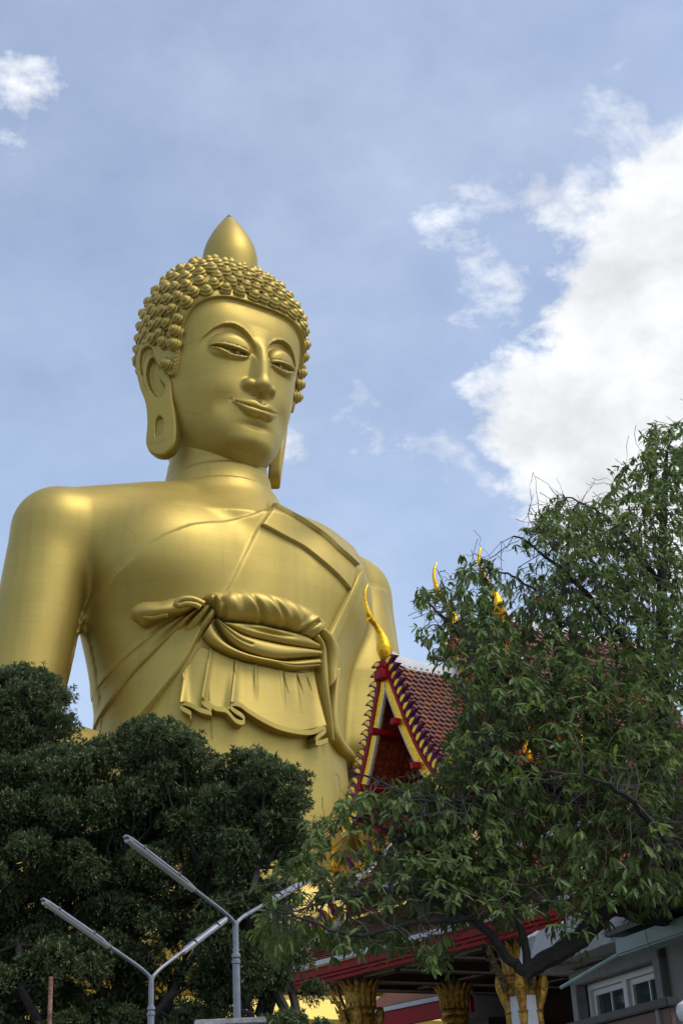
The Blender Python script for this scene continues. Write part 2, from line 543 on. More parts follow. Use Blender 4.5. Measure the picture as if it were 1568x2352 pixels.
# ears: outlines in the plane of the ear (u backwards, z up)
EAR_O = np.array([-4.90, 0.15, 0.0]); EAR_U = np.array([-0.52, 0.854, 0.0]); EAR_N = np.array([-0.854, -0.52, 0.0])
LAYER = {'neckline': [(-9.05, 32.18), (-8.86, 32.97), (-8.05, 34.01), (-6.87, 34.91), (-5.3, 35.78), (-3.13, 36.47), (-1.43, 37.16), (-0.37, 37.75)], 'sash': [(0.21, 38.35), (-1.06, 36.39), (-2.45, 33.74), (-3.32, 31.87)], 'seam_high': [(0.18, 38.1), (1.51, 37.59), (3.86, 37.43), (5.05, 36.35), (6.46, 35.64)], 'seam_low': [(-1.0, 36.45), (0.46, 36.04), (2.05, 35.72), (3.33, 35.01), (4.51, 34.34), (5.47, 33.72)]}
FOLDS = {'panel_low': ([(0.18, 38.1), (1.51, 37.59), (3.86, 37.43), (5.05, 36.35), (6.46, 35.64)], [(-1.0, 36.45), (0.46, 36.04), (2.05, 35.72), (3.33, 35.01), (4.51, 34.34), (5.47, 33.72)]), 'panel_high': ([(0.48, 38.52), (1.81, 38.01), (4.16, 37.85), (5.35, 36.77), (6.76, 36.06)], [(0.18, 38.1), (1.51, 37.59), (3.86, 37.43), (5.05, 36.35), (6.46, 35.64)]), 'belt': ([(-4.62, 31.33), (-4.35, 31.62), (-3.58, 31.78), (-2.61, 31.89), (-1.51, 31.95), (-0.35, 31.9), (0.8, 31.71), (2.04, 31.49), (2.99, 31.16)], [(-4.49, 31.11), (-3.98, 30.24), (-3.52, 29.94), (-2.83, 29.94), (-1.94, 29.94), (-0.93, 29.93), (-0.02, 29.92), (1.15, 29.87), (1.95, 29.79)]), 'bow': ([(-4.69, 30.94), (-5.17, 31.18), (-5.74, 31.29), (-6.19, 31.26), (-6.66, 31.13), (-7.35, 31.16), (-7.6, 31.05), (-7.7, 30.83)], [(-4.71, 30.67), (-5.37, 30.38), (-5.81, 30.26), (-6.23, 30.16), (-6.68, 30.0), (-6.98, 29.82), (-7.16, 29.78), (-7.44, 30.1)]), 'bow_loop': [(-4.68, 30.83), (-5.24, 31.14), (-5.72, 31.17), (-5.92, 30.99), (-5.83, 30.8), (-5.48, 30.88), (-5.06, 30.77), (-4.81, 30.59)], 'bow_loop2': [(-6.17, 30.22), (-6.66, 30.41), (-6.94, 30.72), (-7.17, 30.81), (-7.29, 30.67), (-7.15, 30.36), (-6.8, 30.17), (-6.35, 30.23)], 'pleat_a': ([(-0.814, 30.52), (-0.975, 30.11), (-1.116, 29.68), (-1.313, 29.25), (-1.507, 28.97), (-1.72, 28.72), (-1.934, 28.47)], [(-0.792, 30.43), (-0.979, 29.57), (-1.151, 28.78), (-1.324, 28.06), (-1.45, 27.62), (-1.589, 27.22), (-1.727, 26.83)]), 'pleat_b': ([(-0.792, 30.43), (-0.979, 29.57), (-1.151, 28.78), (-1.324, 28.06), (-1.45, 27.62), (-1.589, 27.22), (-1.727, 26.83)], [(-0.757, 30.39), (-0.913, 29.27), (-1.072, 28.16), (-1.283, 26.96), (-1.429, 26.23), (-1.59, 25.57), (-1.75, 24.92)]), 'pleat_c': ([(-0.757, 30.39), (-0.913, 29.27), (-1.072, 28.16), (-1.283, 26.96), (-1.429, 26.23), (-1.59, 25.57), (-1.75, 24.92)], [(-0.636, 30.24), (-0.727, 28.88), (-0.826, 27.53), (-0.963, 26.24), (-1.118, 25.04), (-1.289, 23.96), (-1.459, 22.88)]), 'neck_a': ([(-4.97, 30.51), (-5.61, 30.04), (-6.18, 29.54)], [(-4.58, 30.83), (-5.34, 29.88), (-5.92, 29.14)]), 'neck_b': ([(-4.58, 30.85), (-5.21, 29.96), (-5.73, 29.05)], [(-4.24, 30.66), (-4.8, 29.65), (-5.29, 28.88)]), 'neck_c': ([(-4.28, 30.68), (-4.8, 29.65), (-5.22, 28.73)], [(-4.01, 30.28), (-4.51, 29.27), (-4.88, 28.41)]), 'sash_a': ([(-3.6, 29.85), (-2.59, 29.91), (-1.53, 29.94), (-0.21, 29.86), (1.15, 29.84), (2.27, 29.59)], [(-3.52, 29.7), (-2.35, 29.26), (-1.11, 29.1), (0.24, 29.07), (1.24, 29.13), (2.38, 29.25)]), 'sash_b': ([(-3.97, 30.04), (-3.14, 29.56), (-2.35, 29.22), (-1.11, 29.05), (0.24, 29.02), (2.46, 29.22)], [(-3.97, 29.89), (-3.51, 29.17), (-2.89, 28.59), (-1.95, 28.21), (-0.43, 28.1), (2.45, 28.85)]), 'sash_c': ([(-4.18, 29.91), (-3.88, 29.3), (-3.35, 28.71), (-2.35, 28.24), (-1.13, 28.07), (0.21, 28.11), (2.48, 28.8)], [(-4.54, 29.04), (-4.07, 28.55), (-3.12, 28.06), (-1.96, 27.81), (-0.71, 27.72), (0.68, 27.69), (2.52, 28.22)]), 'apron_a': ([(-5.35, 27.16), (-5.05, 27.68), (-4.62, 28.53), (-4.14, 28.43)], [(-5.4, 25.18), (-5.12, 25.24), (-4.57, 24.84), (-4.08, 24.68)]), 'apron_b': ([(-4.16, 28.54), (-3.78, 28.33), (-3.35, 28.12), (-2.78, 27.93)], [(-4.53, 25.45), (-4.18, 25.14), (-3.84, 24.94), (-3.25, 24.82)]), 'apron_c': ([(-2.78, 27.93), (-2.28, 27.81), (-1.72, 27.74), (-0.8, 27.71), (0.1, 27.67), (1.18, 27.74), (2.51, 28.09)], [(-3.21, 25.22), (-2.7, 25.2), (-2.25, 24.88), (-1.39, 24.42), (-0.39, 24.14), (0.82, 24.12), (2.63, 24.73)]), 'hem': [[(-5.0, 24.39), (-4.95, 24.58), (-5.09, 24.74), (-5.33, 24.95), (-5.4, 25.16), (-5.24, 25.25), (-4.94, 25.09), (-4.57, 24.81), (-4.08, 24.64)], [(-4.08, 24.87), (-4.34, 25.1), (-4.53, 25.33), (-4.47, 25.45), (-4.24, 25.22), (-3.91, 24.93), (-3.57, 24.86), (-3.36, 24.78), (-2.97, 24.3), (-2.64, 24.18), (-2.47, 24.33), (-2.63, 24.59), (-3.0, 24.83), (-3.2, 25.05), (-3.2, 25.19), (-2.95, 25.24), (-2.66, 25.16), (-2.25, 24.85), (-1.39, 24.38), (-0.39, 24.08), (0.82, 24.05), (1.64, 24.22), (2.33, 24.59), (2.6, 24.7), (2.55, 24.44), (1.96, 24.0), (1.77, 23.66), (2.05, 23.65), (2.76, 23.96)]], 'crease': [[(-4.11, 28.43), (-4.19, 27.33), (-4.35, 26.18), (-4.5, 25.49)], [(-2.78, 27.89), (-2.83, 26.94), (-2.98, 25.99), (-3.17, 25.29)], [(-1.68, 27.68), (-1.72, 26.88), (-1.75, 26.09)], [(-5.38, 27.12), (-5.29, 26.35), (-5.27, 25.67), (-5.38, 25.18)], [(0.15, 27.61), (0.3, 26.68), (0.51, 26.08), (0.74, 25.64)], [(1.08, 27.66), (1.4, 26.8), (1.53, 26.26)], [(1.82, 27.77), (2.31, 26.34), (2.94, 24.88)], [(-4.04, 24.57), (-4.01, 23.88), (-3.99, 23.27)]], 'ribbon_a': ([(2.11, 29.88), (2.55, 29.41), (2.65, 28.45), (2.76, 27.09), (3.04, 25.46), (3.19, 23.98)], [(2.51, 30.27), (3.09, 29.7), (3.31, 28.61), (3.32, 27.22), (3.34, 25.53), (3.41, 24.02)]), 'ribbon_b': ([(2.51, 30.27), (3.15, 29.72), (3.37, 28.46), (3.34, 27.23)], [(2.74, 30.65), (3.65, 30.39), (4.18, 29.83), (3.97, 28.62)]), 'sleeve': ([(4.16, 28.65), (3.8, 26.86), (3.68, 25.31), (4.01, 24.26), (5.29, 23.76), (8.18, 24.31)], [(4.4, 28.67), (4.21, 26.97), (4.17, 25.44), (4.55, 24.59), (5.92, 24.23), (7.81, 24.44)]), 'robe_edge': ([(6.01, 34.67), (5.33, 33.53), (4.61, 32.19), (3.99, 31.03), (3.46, 30.2)], [(7.08, 35.67), (6.25, 34.11), (5.6, 32.64), (5.05, 31.46), (4.13, 29.85)])}
# robe layers: each edge is a line on the front of the body, statue (x, z)
def body_sd(P):
    x, y, z = P.T
    d = body_core(P)
    fr = (1 - sstep(1.5, 3.5, y)) * (1 - sstep(38.5, 39.4, z - 0.10 * np.abs(x)))
    e = 0.08
    m1 = sstep(-e, e, -line_sd(x, z, LAYER['neckline']))
    m2 = sstep(-e, e, line_sd(x, z, LAYER['sash']))
    arm = 1 - sstep(0.0, 0.4, np.abs(x) - 9.3 - 0.06 * (36 - z))
    left = np.where(x > 0, 1.0, arm)
    off = 0.16 * m1 * left + 0.12 * m2 * arm * sstep(28.5, 31, z)
    return d - off * fr
# ------------------------------------------------------------------ object helpers
def link(o, parent=None):
    COL.objects.link(o)
    if parent is not None:
        o.parent = parent
    return o


def mesh_np(name, V, faces, mat=None, parent=None, smooth=True):
    """one mesh object from vertex and face arrays (all faces the same size, or a list of arrays)"""
    me = bpy.data.meshes.new(name)
    V = np.asarray(V, np.float32)
    fl = faces if isinstance(faces, list) else [faces]
    fl = [np.asarray(f, np.int32) for f in fl if len(f)]
    nl = sum(f.size for f in fl); nf = sum(len(f) for f in fl)
    me.vertices.add(len(V)); me.vertices.foreach_set('co', V.ravel())
    me.loops.add(nl); me.loops.foreach_set('vertex_index', np.concatenate([f.ravel() for f in fl]))
    sizes = np.concatenate([np.full(len(f), f.shape[1], np.int32) for f in fl])
    me.polygons.add(nf)
    me.polygons.foreach_set('loop_start', np.r_[0, np.cumsum(sizes)[:-1]].astype(np.int32))
    me.polygons.foreach_set('loop_total', sizes)
    me.polygons.foreach_set('use_smooth', np.full(nf, smooth, bool))
    me.update(calc_edges=True)
    me.validate()
    if mat is not None:
        me.materials.append(mat)
    return link(bpy.data.objects.new(name, me), parent)


class MB:
    """collects shapes into one mesh"""
    def __init__(self):
        self.v = []; self.f = []
    def add(self, V, F):
        b = len(self.v)
        self.v.extend([tuple(map(float, p)) for p in V]); self.f.extend([tuple(int(i) + b for i in q) for q in F])
    def box(self, c, s, M=None):
        x, y, z = (k / 2 for k in s)
        V = [(-x, -y, -z), (x, -y, -z), (x, y, -z), (-x, y, -z), (-x, -y, z), (x, -y, z), (x, y, z), (-x, y, z)]
        if M is not None: V = [tuple(M @ Vector(p)) for p in V]
        V = [(p[0] + c[0], p[1] + c[1], p[2] + c[2]) for p in V]
        self.add(V, [(0, 3, 2, 1), (4, 5, 6, 7), (0, 1, 5, 4), (1, 2, 6, 5), (2, 3, 7, 6), (3, 0, 4, 7)])
    def hexa(self, P):
        self.add(P, [(0, 3, 2, 1), (4, 5, 6, 7), (0, 1, 5, 4), (1, 2, 6, 5), (2, 3, 7, 6), (3, 0, 4, 7)])
    def tube(self, pts, rad, n=8, cap=True):
        pts = [Vector(p) for p in pts]
        m = len(pts)
        if not hasattr(rad, '__len__'): rad = [rad] * m
        up = Vector((0, 0, 1)); V = []
        prev = None
        for i, p in enumerate(pts):
            d = (pts[min(i + 1, m - 1)] - pts[max(i - 1, 0)]).normalized()
            if prev is None:
                a = d.cross(up)
                if a.length < 1e-3: a = d.cross(Vector((1, 0, 0)))
            else:
                a = prev - d * prev.dot(d)
            a.normalize(); prev = a
            b = d.cross(a)
            for k in range(n):
                t = 2 * math.pi * k / n
                V.append(p + (a * math.cos(t) + b * math.sin(t)) * rad[i])
        F = [(i * n + k, i * n + (k + 1) % n, (i + 1) * n + (k + 1) % n, (i + 1) * n + k) for i in range(m - 1) for k in range(n)]
        if cap:
            F.append(tuple(range(n))[::-1]); F.append(tuple((m - 1) * n + k for k in range(n)))
        self.add(V, F)
    def lathe(self, prof, n=16, c=(0, 0, 0), fn=None):
        V = []; m = len(prof)
        for r, z in prof:
            for k in range(n):
                t = 2 * math.pi * k / n
                q = fn(t, r, z) if fn else r
                V.append((c[0] + q * math.cos(t), c[1] + q * math.sin(t), c[2] + z))
        F = [(i * n + k, i * n + (k + 1) % n, (i + 1) * n + (k + 1) % n, (i + 1) * n + k) for i in range(m - 1) for k in range(n)]
        F.append(tuple(range(n))[::-1]); F.append(tuple((m - 1) * n + k for k in range(n)))
        self.add(V, F)
    def prism(self, poly, fn, t0, t1):
        """poly: 2D outline (counter-clockwise), fn(u, v, t) -> 3D"""
        n = len(poly)
        V = [fn(u, v, t0) for u, v in poly] + [fn(u, v, t1) for u, v in poly]
        F = [tuple(range(n))[::-1], tuple(range(n, 2 * n))] + [(i, (i + 1) % n, n + (i + 1) % n, n + i) for i in range(n)]
        self.add(V, F)
    def build(self, name, mat, parent=None, smooth=False, bevel=0.0, angle=None):
        me = bpy.data.meshes.new(name)
        me.from_pydata(self.v, [], self.f)
        bm = bmesh.new(); bm.from_mesh(me)
        bmesh.ops.recalc_face_normals(bm, faces=bm.faces)
        if bevel > 0:
            es = [e for e in bm.edges if len(e.link_faces) == 2 and e.calc_face_angle(0) > 0.6]
            bmesh.ops.bevel(bm, geom=es, offset=bevel, segments=2, affect='EDGES', clamp_overlap=True)
        if smooth:
            for f in bm.faces: f.smooth = True
            for e in bm.edges:
                if len(e.link_faces) == 2 and e.calc_face_angle(0) > (angle or 0.7): e.smooth = False
        bm.to_mesh(me); bm.free()
        me.materials.append(mat)
        return link(bpy.data.objects.new(name, me), parent)


def thing(name, loc, label, cat, rz=0.0, group=None):
    o = bpy.data.objects.new(name, None)
    o.empty_display_size = 0.3
    COL.objects.link(o)
    o.location = loc; o.rotation_euler = (0, 0, rz)
    tag(o, label, cat, group)
    return o


def tag(o, label=None, cat=None, group=None, kind=None):
    if label: o['label'] = label
    if cat: o['category'] = cat
    if group: o['group'] = group
    if kind: o['kind'] = kind
    return o


# ------------------------------------------------------------------ materials
MATS = {}


def material(name, base, rough=0.6, metal=0.0, var=0.15, scale=3.0, bump=0.0, bscale=30.0, second=None, spec=0.5, stain=None, coord='Object', trans=0.0, stretch=None):
    """principled material with two scales of noise in colour, gloss and relief"""
    if name in MATS: return MATS[name]
    m = bpy.data.materials.new(name); m.use_nodes = True
    nt = m.node_tree; L = nt.links
    b = nt.nodes['Principled BSDF']
    b.inputs['Metallic'].default_value = metal
    b.inputs['Specular IOR Level'].default_value = spec
    tc = nn(nt, 'ShaderNodeTexCoord')
    vec = tc.outputs[coord]
    if stretch:
        mp = nn(nt, 'ShaderNodeMapping'); mp.inputs['Scale'].default_value = stretch
        L.new(vec, mp.inputs['Vector']); vec = mp.outputs[0]
    n1 = nn(nt, 'ShaderNodeTexNoise'); n1.inputs['Scale'].default_value = scale; n1.inputs['Detail'].default_value = 6
    L.new(vec, n1.inputs['Vector'])
    dark = tuple(c * (1 - var) for c in base)
    lite = tuple(min(1, c * (1 + var)) for c in base) if second is None else second
    mx = nn(nt, 'ShaderNodeMix', data_type='RGBA')
    mr = nn(nt, 'ShaderNodeMapRange'); mr.inputs['From Min'].default_value = 0.3; mr.inputs['From Max'].default_value = 0.7
    L.new(n1.outputs['Fac'], mr.inputs['Value'])
    L.new(mr.outputs[0], mx.inputs[0])
    mx.inputs[6].default_value = (*dark, 1); mx.inputs[7].default_value = (*lite, 1)
    col = mx.outputs[2]
    if stain:
        n3 = nn(nt, 'ShaderNodeTexNoise'); n3.inputs['Scale'].default_value = stain[1]; n3.inputs['Detail'].default_value = 8; n3.inputs['Roughness'].default_value = 0.7
        L.new(vec, n3.inputs['Vector'])
        mr3 = nn(nt, 'ShaderNodeMapRange'); mr3.inputs['From Min'].default_value = stain[2]; mr3.inputs['From Max'].default_value = stain[2] + 0.14
        mr3.inputs['To Max'].default_value = stain[3]
        L.new(n3.outputs['Fac'], mr3.inputs['Value'])
        m3 = nn(nt, 'ShaderNodeMix', data_type='RGBA'); L.new(mr3.outputs[0], m3.inputs[0]); L.new(col, m3.inputs[6]); m3.inputs[7].default_value = (*stain[0], 1)
        col = m3.outputs[2]
    L.new(col, b.inputs['Base Color'])
    r = nn(nt, 'ShaderNodeMapRange'); r.inputs['To Min'].default_value = max(0.02, rough - 0.08); r.inputs['To Max'].default_value = min(1, rough + 0.08)
    L.new(n1.outputs['Fac'], r.inputs['Value']); L.new(r.outputs[0], b.inputs['Roughness'])
    if bump > 0:
        n2 = nn(nt, 'ShaderNodeTexNoise'); n2.inputs['Scale'].default_value = bscale; n2.inputs['Detail'].default_value = 4
        L.new(vec, n2.inputs['Vector'])
        bp = nn(nt, 'ShaderNodeBump'); bp.inputs['Strength'].default_value = bump; bp.inputs['Distance'].default_value = 0.05
        L.new(n2.outputs['Fac'], bp.inputs['Height']); L.new(bp.outputs[0], b.inputs['Normal'])
    MATS[name] = m
    return m


def leaf_material(name, c1, c2, rough=0.5, trans=0.35, under=None):
    """two-sided leaf, colour differs from leaf to leaf"""
    if name in MATS: return MATS[name]
    m = bpy.data.materials.new(name); m.use_nodes = True
    nt = m.node_tree; L = nt.links
    b = nt.nodes['Principled BSDF']; out = nt.nodes['Material Output']
    g = nn(nt, 'ShaderNodeNewGeometry')
    oi = nn(nt, 'ShaderNodeObjectInfo')
    rnd = math_node(nt, 'ADD', g.outputs['Random Per Island'], oi.outputs['Random'])
    rnd = math_node(nt, 'FRACT', rnd)
    tc = nn(nt, 'ShaderNodeTexCoord')
    n1 = nn(nt, 'ShaderNodeTexNoise'); n1.inputs['Scale'].default_value = 0.9; L.new(tc.outputs['Object'], n1.inputs['Vector'])
    f = math_node(nt, 'MULTIPLY', rnd, 0.6)
    f = math_node(nt, 'ADD', f, math_node(nt, 'MULTIPLY', n1.outputs['Fac'], 0.4))
    mx = nn(nt, 'ShaderNodeMix', data_type='RGBA'); L.new(f, mx.inputs[0])
    mx.inputs[6].default_value = (*c1, 1); mx.inputs[7].default_value = (*c2, 1)
    L.new(mx.outputs[2], b.inputs['Base Color'])
    b.inputs['Roughness'].default_value = rough
    b.inputs['Specular IOR Level'].default_value = 0.25
    tr = nn(nt, 'ShaderNodeBsdfTranslucent')
    hs = nn(nt, 'ShaderNodeHueSaturation'); hs.inputs['Saturation'].default_value = 1.1; hs.inputs['Value'].default_value = 1.1
    L.new(mx.outputs[2], hs.inputs['Color']); L.new(hs.outputs[0], tr.inputs['Color'])
    ms = nn(nt, 'ShaderNodeMixShader'); ms.inputs[0].default_value = trans
    L.new(b.outputs[0], ms.inputs[1]); L.new(tr.outputs[0], ms.inputs[2]); L.new(ms.outputs[0], out.inputs['Surface'])
    MATS[name] = m
    return m


def statue_gold(name, base, rough, metal=0.85):
    """gold paint on copper sheet: brushed sideways, faint sheet to sheet change"""
    m = bpy.data.materials.new(name); m.use_nodes = True
    nt = m.node_tree; L = nt.links
    b = nt.nodes['Principled BSDF']
    b.inputs['Metallic'].default_value = metal
    tc = nn(nt, 'ShaderNodeTexCoord')
    mp = nn(nt, 'ShaderNodeMapping'); mp.inputs['Scale'].default_value = (0.35, 0.35, 5.0); L.new(tc.outputs['Object'], mp.inputs['Vector'])
    n1 = nn(nt, 'ShaderNodeTexNoise'); n1.inputs['Scale'].default_value = 2.2; n1.inputs['Detail'].default_value = 7; L.new(mp.outputs[0], n1.inputs['Vector'])
    n2 = nn(nt, 'ShaderNodeTexNoise'); n2.inputs['Scale'].default_value = 0.22; n2.inputs['Detail'].default_value = 4; L.new(tc.outputs['Object'], n2.inputs['Vector'])
    f = math_node(nt, 'ADD', math_node(nt, 'MULTIPLY', n1.outputs['Fac'], 0.25), math_node(nt, 'MULTIPLY', n2.outputs['Fac'], 0.75))
    mr = nn(nt, 'ShaderNodeMapRange'); mr.inputs['From Min'].default_value = 0.34; mr.inputs['From Max'].default_value = 0.66; L.new(f, mr.inputs['Value'])
    mx = nn(nt, 'ShaderNodeMix', data_type='RGBA'); L.new(mr.outputs[0], mx.inputs[0])
    mx.inputs[6].default_value = (base[0] * 0.90, base[1] * 0.88, base[2] * 0.85, 1)
    mx.inputs[7].default_value = (base[0] * 1.06, base[1] * 1.07, base[2] * 1.1, 1)
    # sheets of metal and rain streaks, both faint
    sp = nn(nt, 'ShaderNodeSeparateXYZ'); L.new(tc.outputs['Object'], sp.inputs[0])
    cb = nn(nt, 'ShaderNodeCombineXYZ')
    L.new(math_node(nt, 'ADD', sp.outputs[0], math_node(nt, 'MULTIPLY', sp.outputs[1], 0.6)), cb.inputs[0]); L.new(sp.outputs[2], cb.inputs[1])
    bk = nn(nt, 'ShaderNodeTexBrick'); L.new(cb.outputs[0], bk.inputs['Vector'])
    bk.inputs['Scale'].default_value = 1.0; bk.inputs['Brick Width'].default_value = 2.3; bk.inputs['Row Height'].default_value = 1.15
    bk.inputs['Mortar Size'].default_value = 0.012; bk.inputs['Color1'].default_value = (0.93, 0.93, 0.92, 1); bk.inputs['Color2'].default_value = (1, 1, 1, 1); bk.inputs['Mortar'].default_value = (0.82, 0.79, 0.74, 1)
    mb1 = nn(nt, 'ShaderNodeMix', data_type='RGBA'); mb1.blend_type = 'MULTIPLY'; mb1.inputs[0].default_value = 0.75
    L.new(mx.outputs[2], mb1.inputs[6]); L.new(bk.outputs['Color'], mb1.inputs[7])
    mps = nn(nt, 'ShaderNodeMapping'); mps.inputs['Scale'].default_value = (1.6, 1.6, 0.10); L.new(tc.outputs['Object'], mps.inputs['Vector'])
    n3 = nn(nt, 'ShaderNodeTexNoise'); n3.inputs['Scale'].default_value = 1.0; n3.inputs['Detail'].default_value = 6; L.new(mps.outputs[0], n3.inputs['Vector'])
    mr3 = nn(nt, 'ShaderNodeMapRange'); mr3.inputs['From Min'].default_value = 0.52; mr3.inputs['From Max'].default_value = 0.78; mr3.inputs['To Max'].default_value = 0.30; L.new(n3.outputs['Fac'], mr3.inputs['Value'])
    mb2 = nn(nt, 'ShaderNodeMix', data_type='RGBA'); L.new(mr3.outputs[0], mb2.inputs[0]); L.new(mb1.outputs[2], mb2.inputs[6]); mb2.inputs[7].default_value = (base[0] * 0.62, base[1] * 0.58, base[2] * 0.7, 1)
    L.new(mb2.outputs[2], b.inputs['Base Color'])
    r = nn(nt, 'ShaderNodeMapRange'); r.inputs['To Min'].default_value = rough - 0.06; r.inputs['To Max'].default_value = rough + 0.07
    L.new(n2.outputs['Fac'], r.inputs['Value']); L.new(r.outputs[0], b.inputs['Roughness'])
    bp = nn(nt, 'ShaderNodeBump'); bp.inputs['Strength'].default_value = 0.035; bp.inputs['Distance'].default_value = 0.05
    L.new(n1.outputs['Fac'], bp.inputs['Height']); L.new(bp.outputs[0], b.inputs['Normal'])
    return m
# ------------------------------------------------------------------ build the statue
M_GOLD = statue_gold('statue_gold_paint', (0.455, 0.345, 0.085), 0.50, 0.66)
M_IRIS = material('iris_bronze', (0.085, 0.05, 0.016), 0.55, 0.5, 0.2, 4)
M_LEAD = material('tip_lead', (0.10, 0.085, 0.08), 0.5, 0.4, 0.3, 4)
ST_O = np.array([-7.42987855, 80.81699328, 0.0]); ST_R = math.radians(38)
statue = thing('buddha_statue', tuple(ST_O), 'giant golden seated Buddha statue with knotted robe rising behind the trees', 'statue', ST_R)
cs, sn = math.cos(ST_R), math.sin(ST_R)
CAM_L = np.array([[cs, sn, 0], [-sn, cs, 0], [0, 0, 1]]) @ (CAM_POS - ST_O)      # where the camera stands, statue axes


def skin(name, f, lo, hi, h, parent, mat=M_GOLD, newton=2):
    V, Q = surface_nets(f, lo, hi, h, newton=newton)
    return mesh_np(name, V, Q, mat, parent)


body = skin('body', body_sd, (-16, -12.5, 14.5), (16, 8, 43.5), 0.15, statue, newton=1)
skin('leg', lambda P: np.maximum(legs_sd(P), -P[:, 0] - 0.02), (-0.5, -17, 7.8), (24, 8, 19.5), 0.3, statue)
skin('leg', lambda P: np.maximum(legs_sd(P), P[:, 0] - 0.02), (-24, -17, 7.8), (0.5, 8, 19.5), 0.3, statue)
mb = MB()
mb.lathe([(25, 0), (25, 2.2), (23.6, 2.5), (22.4, 3.6), (22.4, 4.6), (23.2, 5.2), (24.5, 6.4), (24.9, 7.4), (24.3, 8.2), (23, 8.5), (2, 8.55)], 96,
         (0, 0, 0), lambda t, r, z: r * (1 + (0.012 * abs(math.sin(t * 24)) if 4.7 < z < 8.3 else 0)) * (1 - 0.30 * math.sin(t) ** 2))
ped = mb.build('lotus_base', M_GOLD, statue, smooth=True)
ped.location = (0, -2.5, 0)

head = skin('head', head_sd, (-5.6, -6.0, 41.0), (5.6, 6.0, 58.4), 0.085, statue)


# ears
def ear_sd(P, side):
    Q = P.copy(); Q[:, 0] *= side
    q = Q - EAR_O
    u = q @ EAR_U; n = q @ EAR_N; v = Q[:, 2]
    # lobes swing out a little towards the bottom
    n = n + 0.15 * np.clip(47.5 - v, 0, 5)
    out = poly_sd(u, v, EAR_OUT)
    bend = 0.16 * np.clip(u + 0.2, -1.2, 1.6) ** 2 * 0.5
    nn_ = n + bend
    depth = 0.42 * sstep(0.0, 0.16, -poly_sd(u, v, EAR_CON)) + 0.30 * sstep(0.0, 0.16, -poly_sd(u, v, EAR_SCA)) + 0.24 * sstep(0, 0.08, -poly_sd(u, v, EAR_SLOT))
    top = nn_ - 0.42 + depth
    bot = -nn_ - 0.40
    d = smax(smax(out, top, 0.16), bot, 0.16)
    return d * 0.8


EAR_OUT = smooth_poly([(-0.85, 49.35), (-0.57, 50.09), (-0.15, 50.54), (0.5, 50.77), (1.01, 50.43), (1.26, 49.73), (1.18, 48.67), (0.89, 47.46), (0.6, 46.55), (0.51, 45.79), (0.54, 44.88), (0.7, 44.01), (0.69, 43.56), (0.44, 43.0), (-0.1, 42.7), (-0.64, 42.7), (-1.17, 43.11), (-1.39, 43.86), (-1.44, 45.11), (-1.35, 46.23), (-1.3, 48.0)], 4, True)
EAR_CON = smooth_poly([(0.12, 49.38), (0.39, 48.84), (0.43, 48.09), (0.2, 47.19), (-0.17, 46.58), (-0.54, 46.44), (-0.9, 46.72), (-0.94, 47.17), (-0.71, 47.6), (-0.55, 48.02), (-0.67, 48.36), (-0.8, 48.66), (-0.43, 49.09), (-0.16, 49.4)], 3, True)
EAR_SCA = smooth_poly([(0.96, 49.65), (0.82, 50.19), (0.41, 50.41), (0.03, 50.26), (-0.2, 49.72), (-0.29, 49.36), (0.12, 49.57), (0.44, 49.32), (0.58, 48.79), (0.57, 47.94), (0.33, 47.04), (0.57, 47.38), (0.8, 48.28), (0.97, 48.99)], 3, True)
EAR_SLOT = smooth_poly([(-0.36, 45.25), (-0.11, 44.99), (-0.0, 44.38), (-0.02, 43.97), (-0.23, 43.89), (-0.5, 44.12), (-0.65, 44.67), (-0.59, 45.1)], 3, True)
for side in (1, -1):
    xr = (-6.2, -3.2) if side == 1 else (3.2, 6.2)
    skin('ear', lambda P: ear_sd(P, side), (xr[0], -1.6, 42.3), (xr[1], 2.4, 51.1), 0.075, head)

# eyes
for side in (-1, 1):
    for r, mat, dy in ((0.36, M_IRIS, 0.0), (0.12, M_GOLD, -0.015)):
        mb = MB()
        mb.lathe([(r, -0.06), (r, 0.03), (r * 0.8, 0.06), (0.02, 0.07)], 20)
        o = mb.build('iris' if mat is M_IRIS else 'pupil', mat, head, smooth=True)
        o.location = (side * 1.62, -4.49 + dy, 48.66)
        o.rotation_euler = (math.radians(90), 0, math.radians(-8 * side) * -1)

# flame finial
mb = MB()
prof = [(1.50, -1.6), (1.58, -1.0), (1.70, -0.3), (1.77, 0.3), (1.78, 0.8), (1.72, 1.3), (1.60, 1.8), (1.42, 2.3), (1.20, 2.8), (0.96, 3.25), (0.72, 3.65), (0.50, 4.0), (0.34, 4.25)]
pt = np.array(prof); tt = np.linspace(0, 1, len(pt)); t2 = np.linspace(0, 1, 40)
prof = list(zip(np.interp(t2, tt, pt[:, 0]), np.interp(t2, tt, pt[:, 1])))
pp_ = smooth_poly(pt, 4); mb.lathe([tuple(p) for p in pp_], 48)
fl = mb.build('flame_finial', M_GOLD, head, smooth=True, angle=1.2)
fl.location = (0, -1.35, 57.2); fl.scale = (1.05, 1.05, 1)
mb = MB(); mb.lathe([(0.35, 4.25), (0.20, 4.45), (0.03, 4.66)], 24)
tip = mb.build('finial_tip', M_LEAD, head, smooth=True); tip.location = fl.location

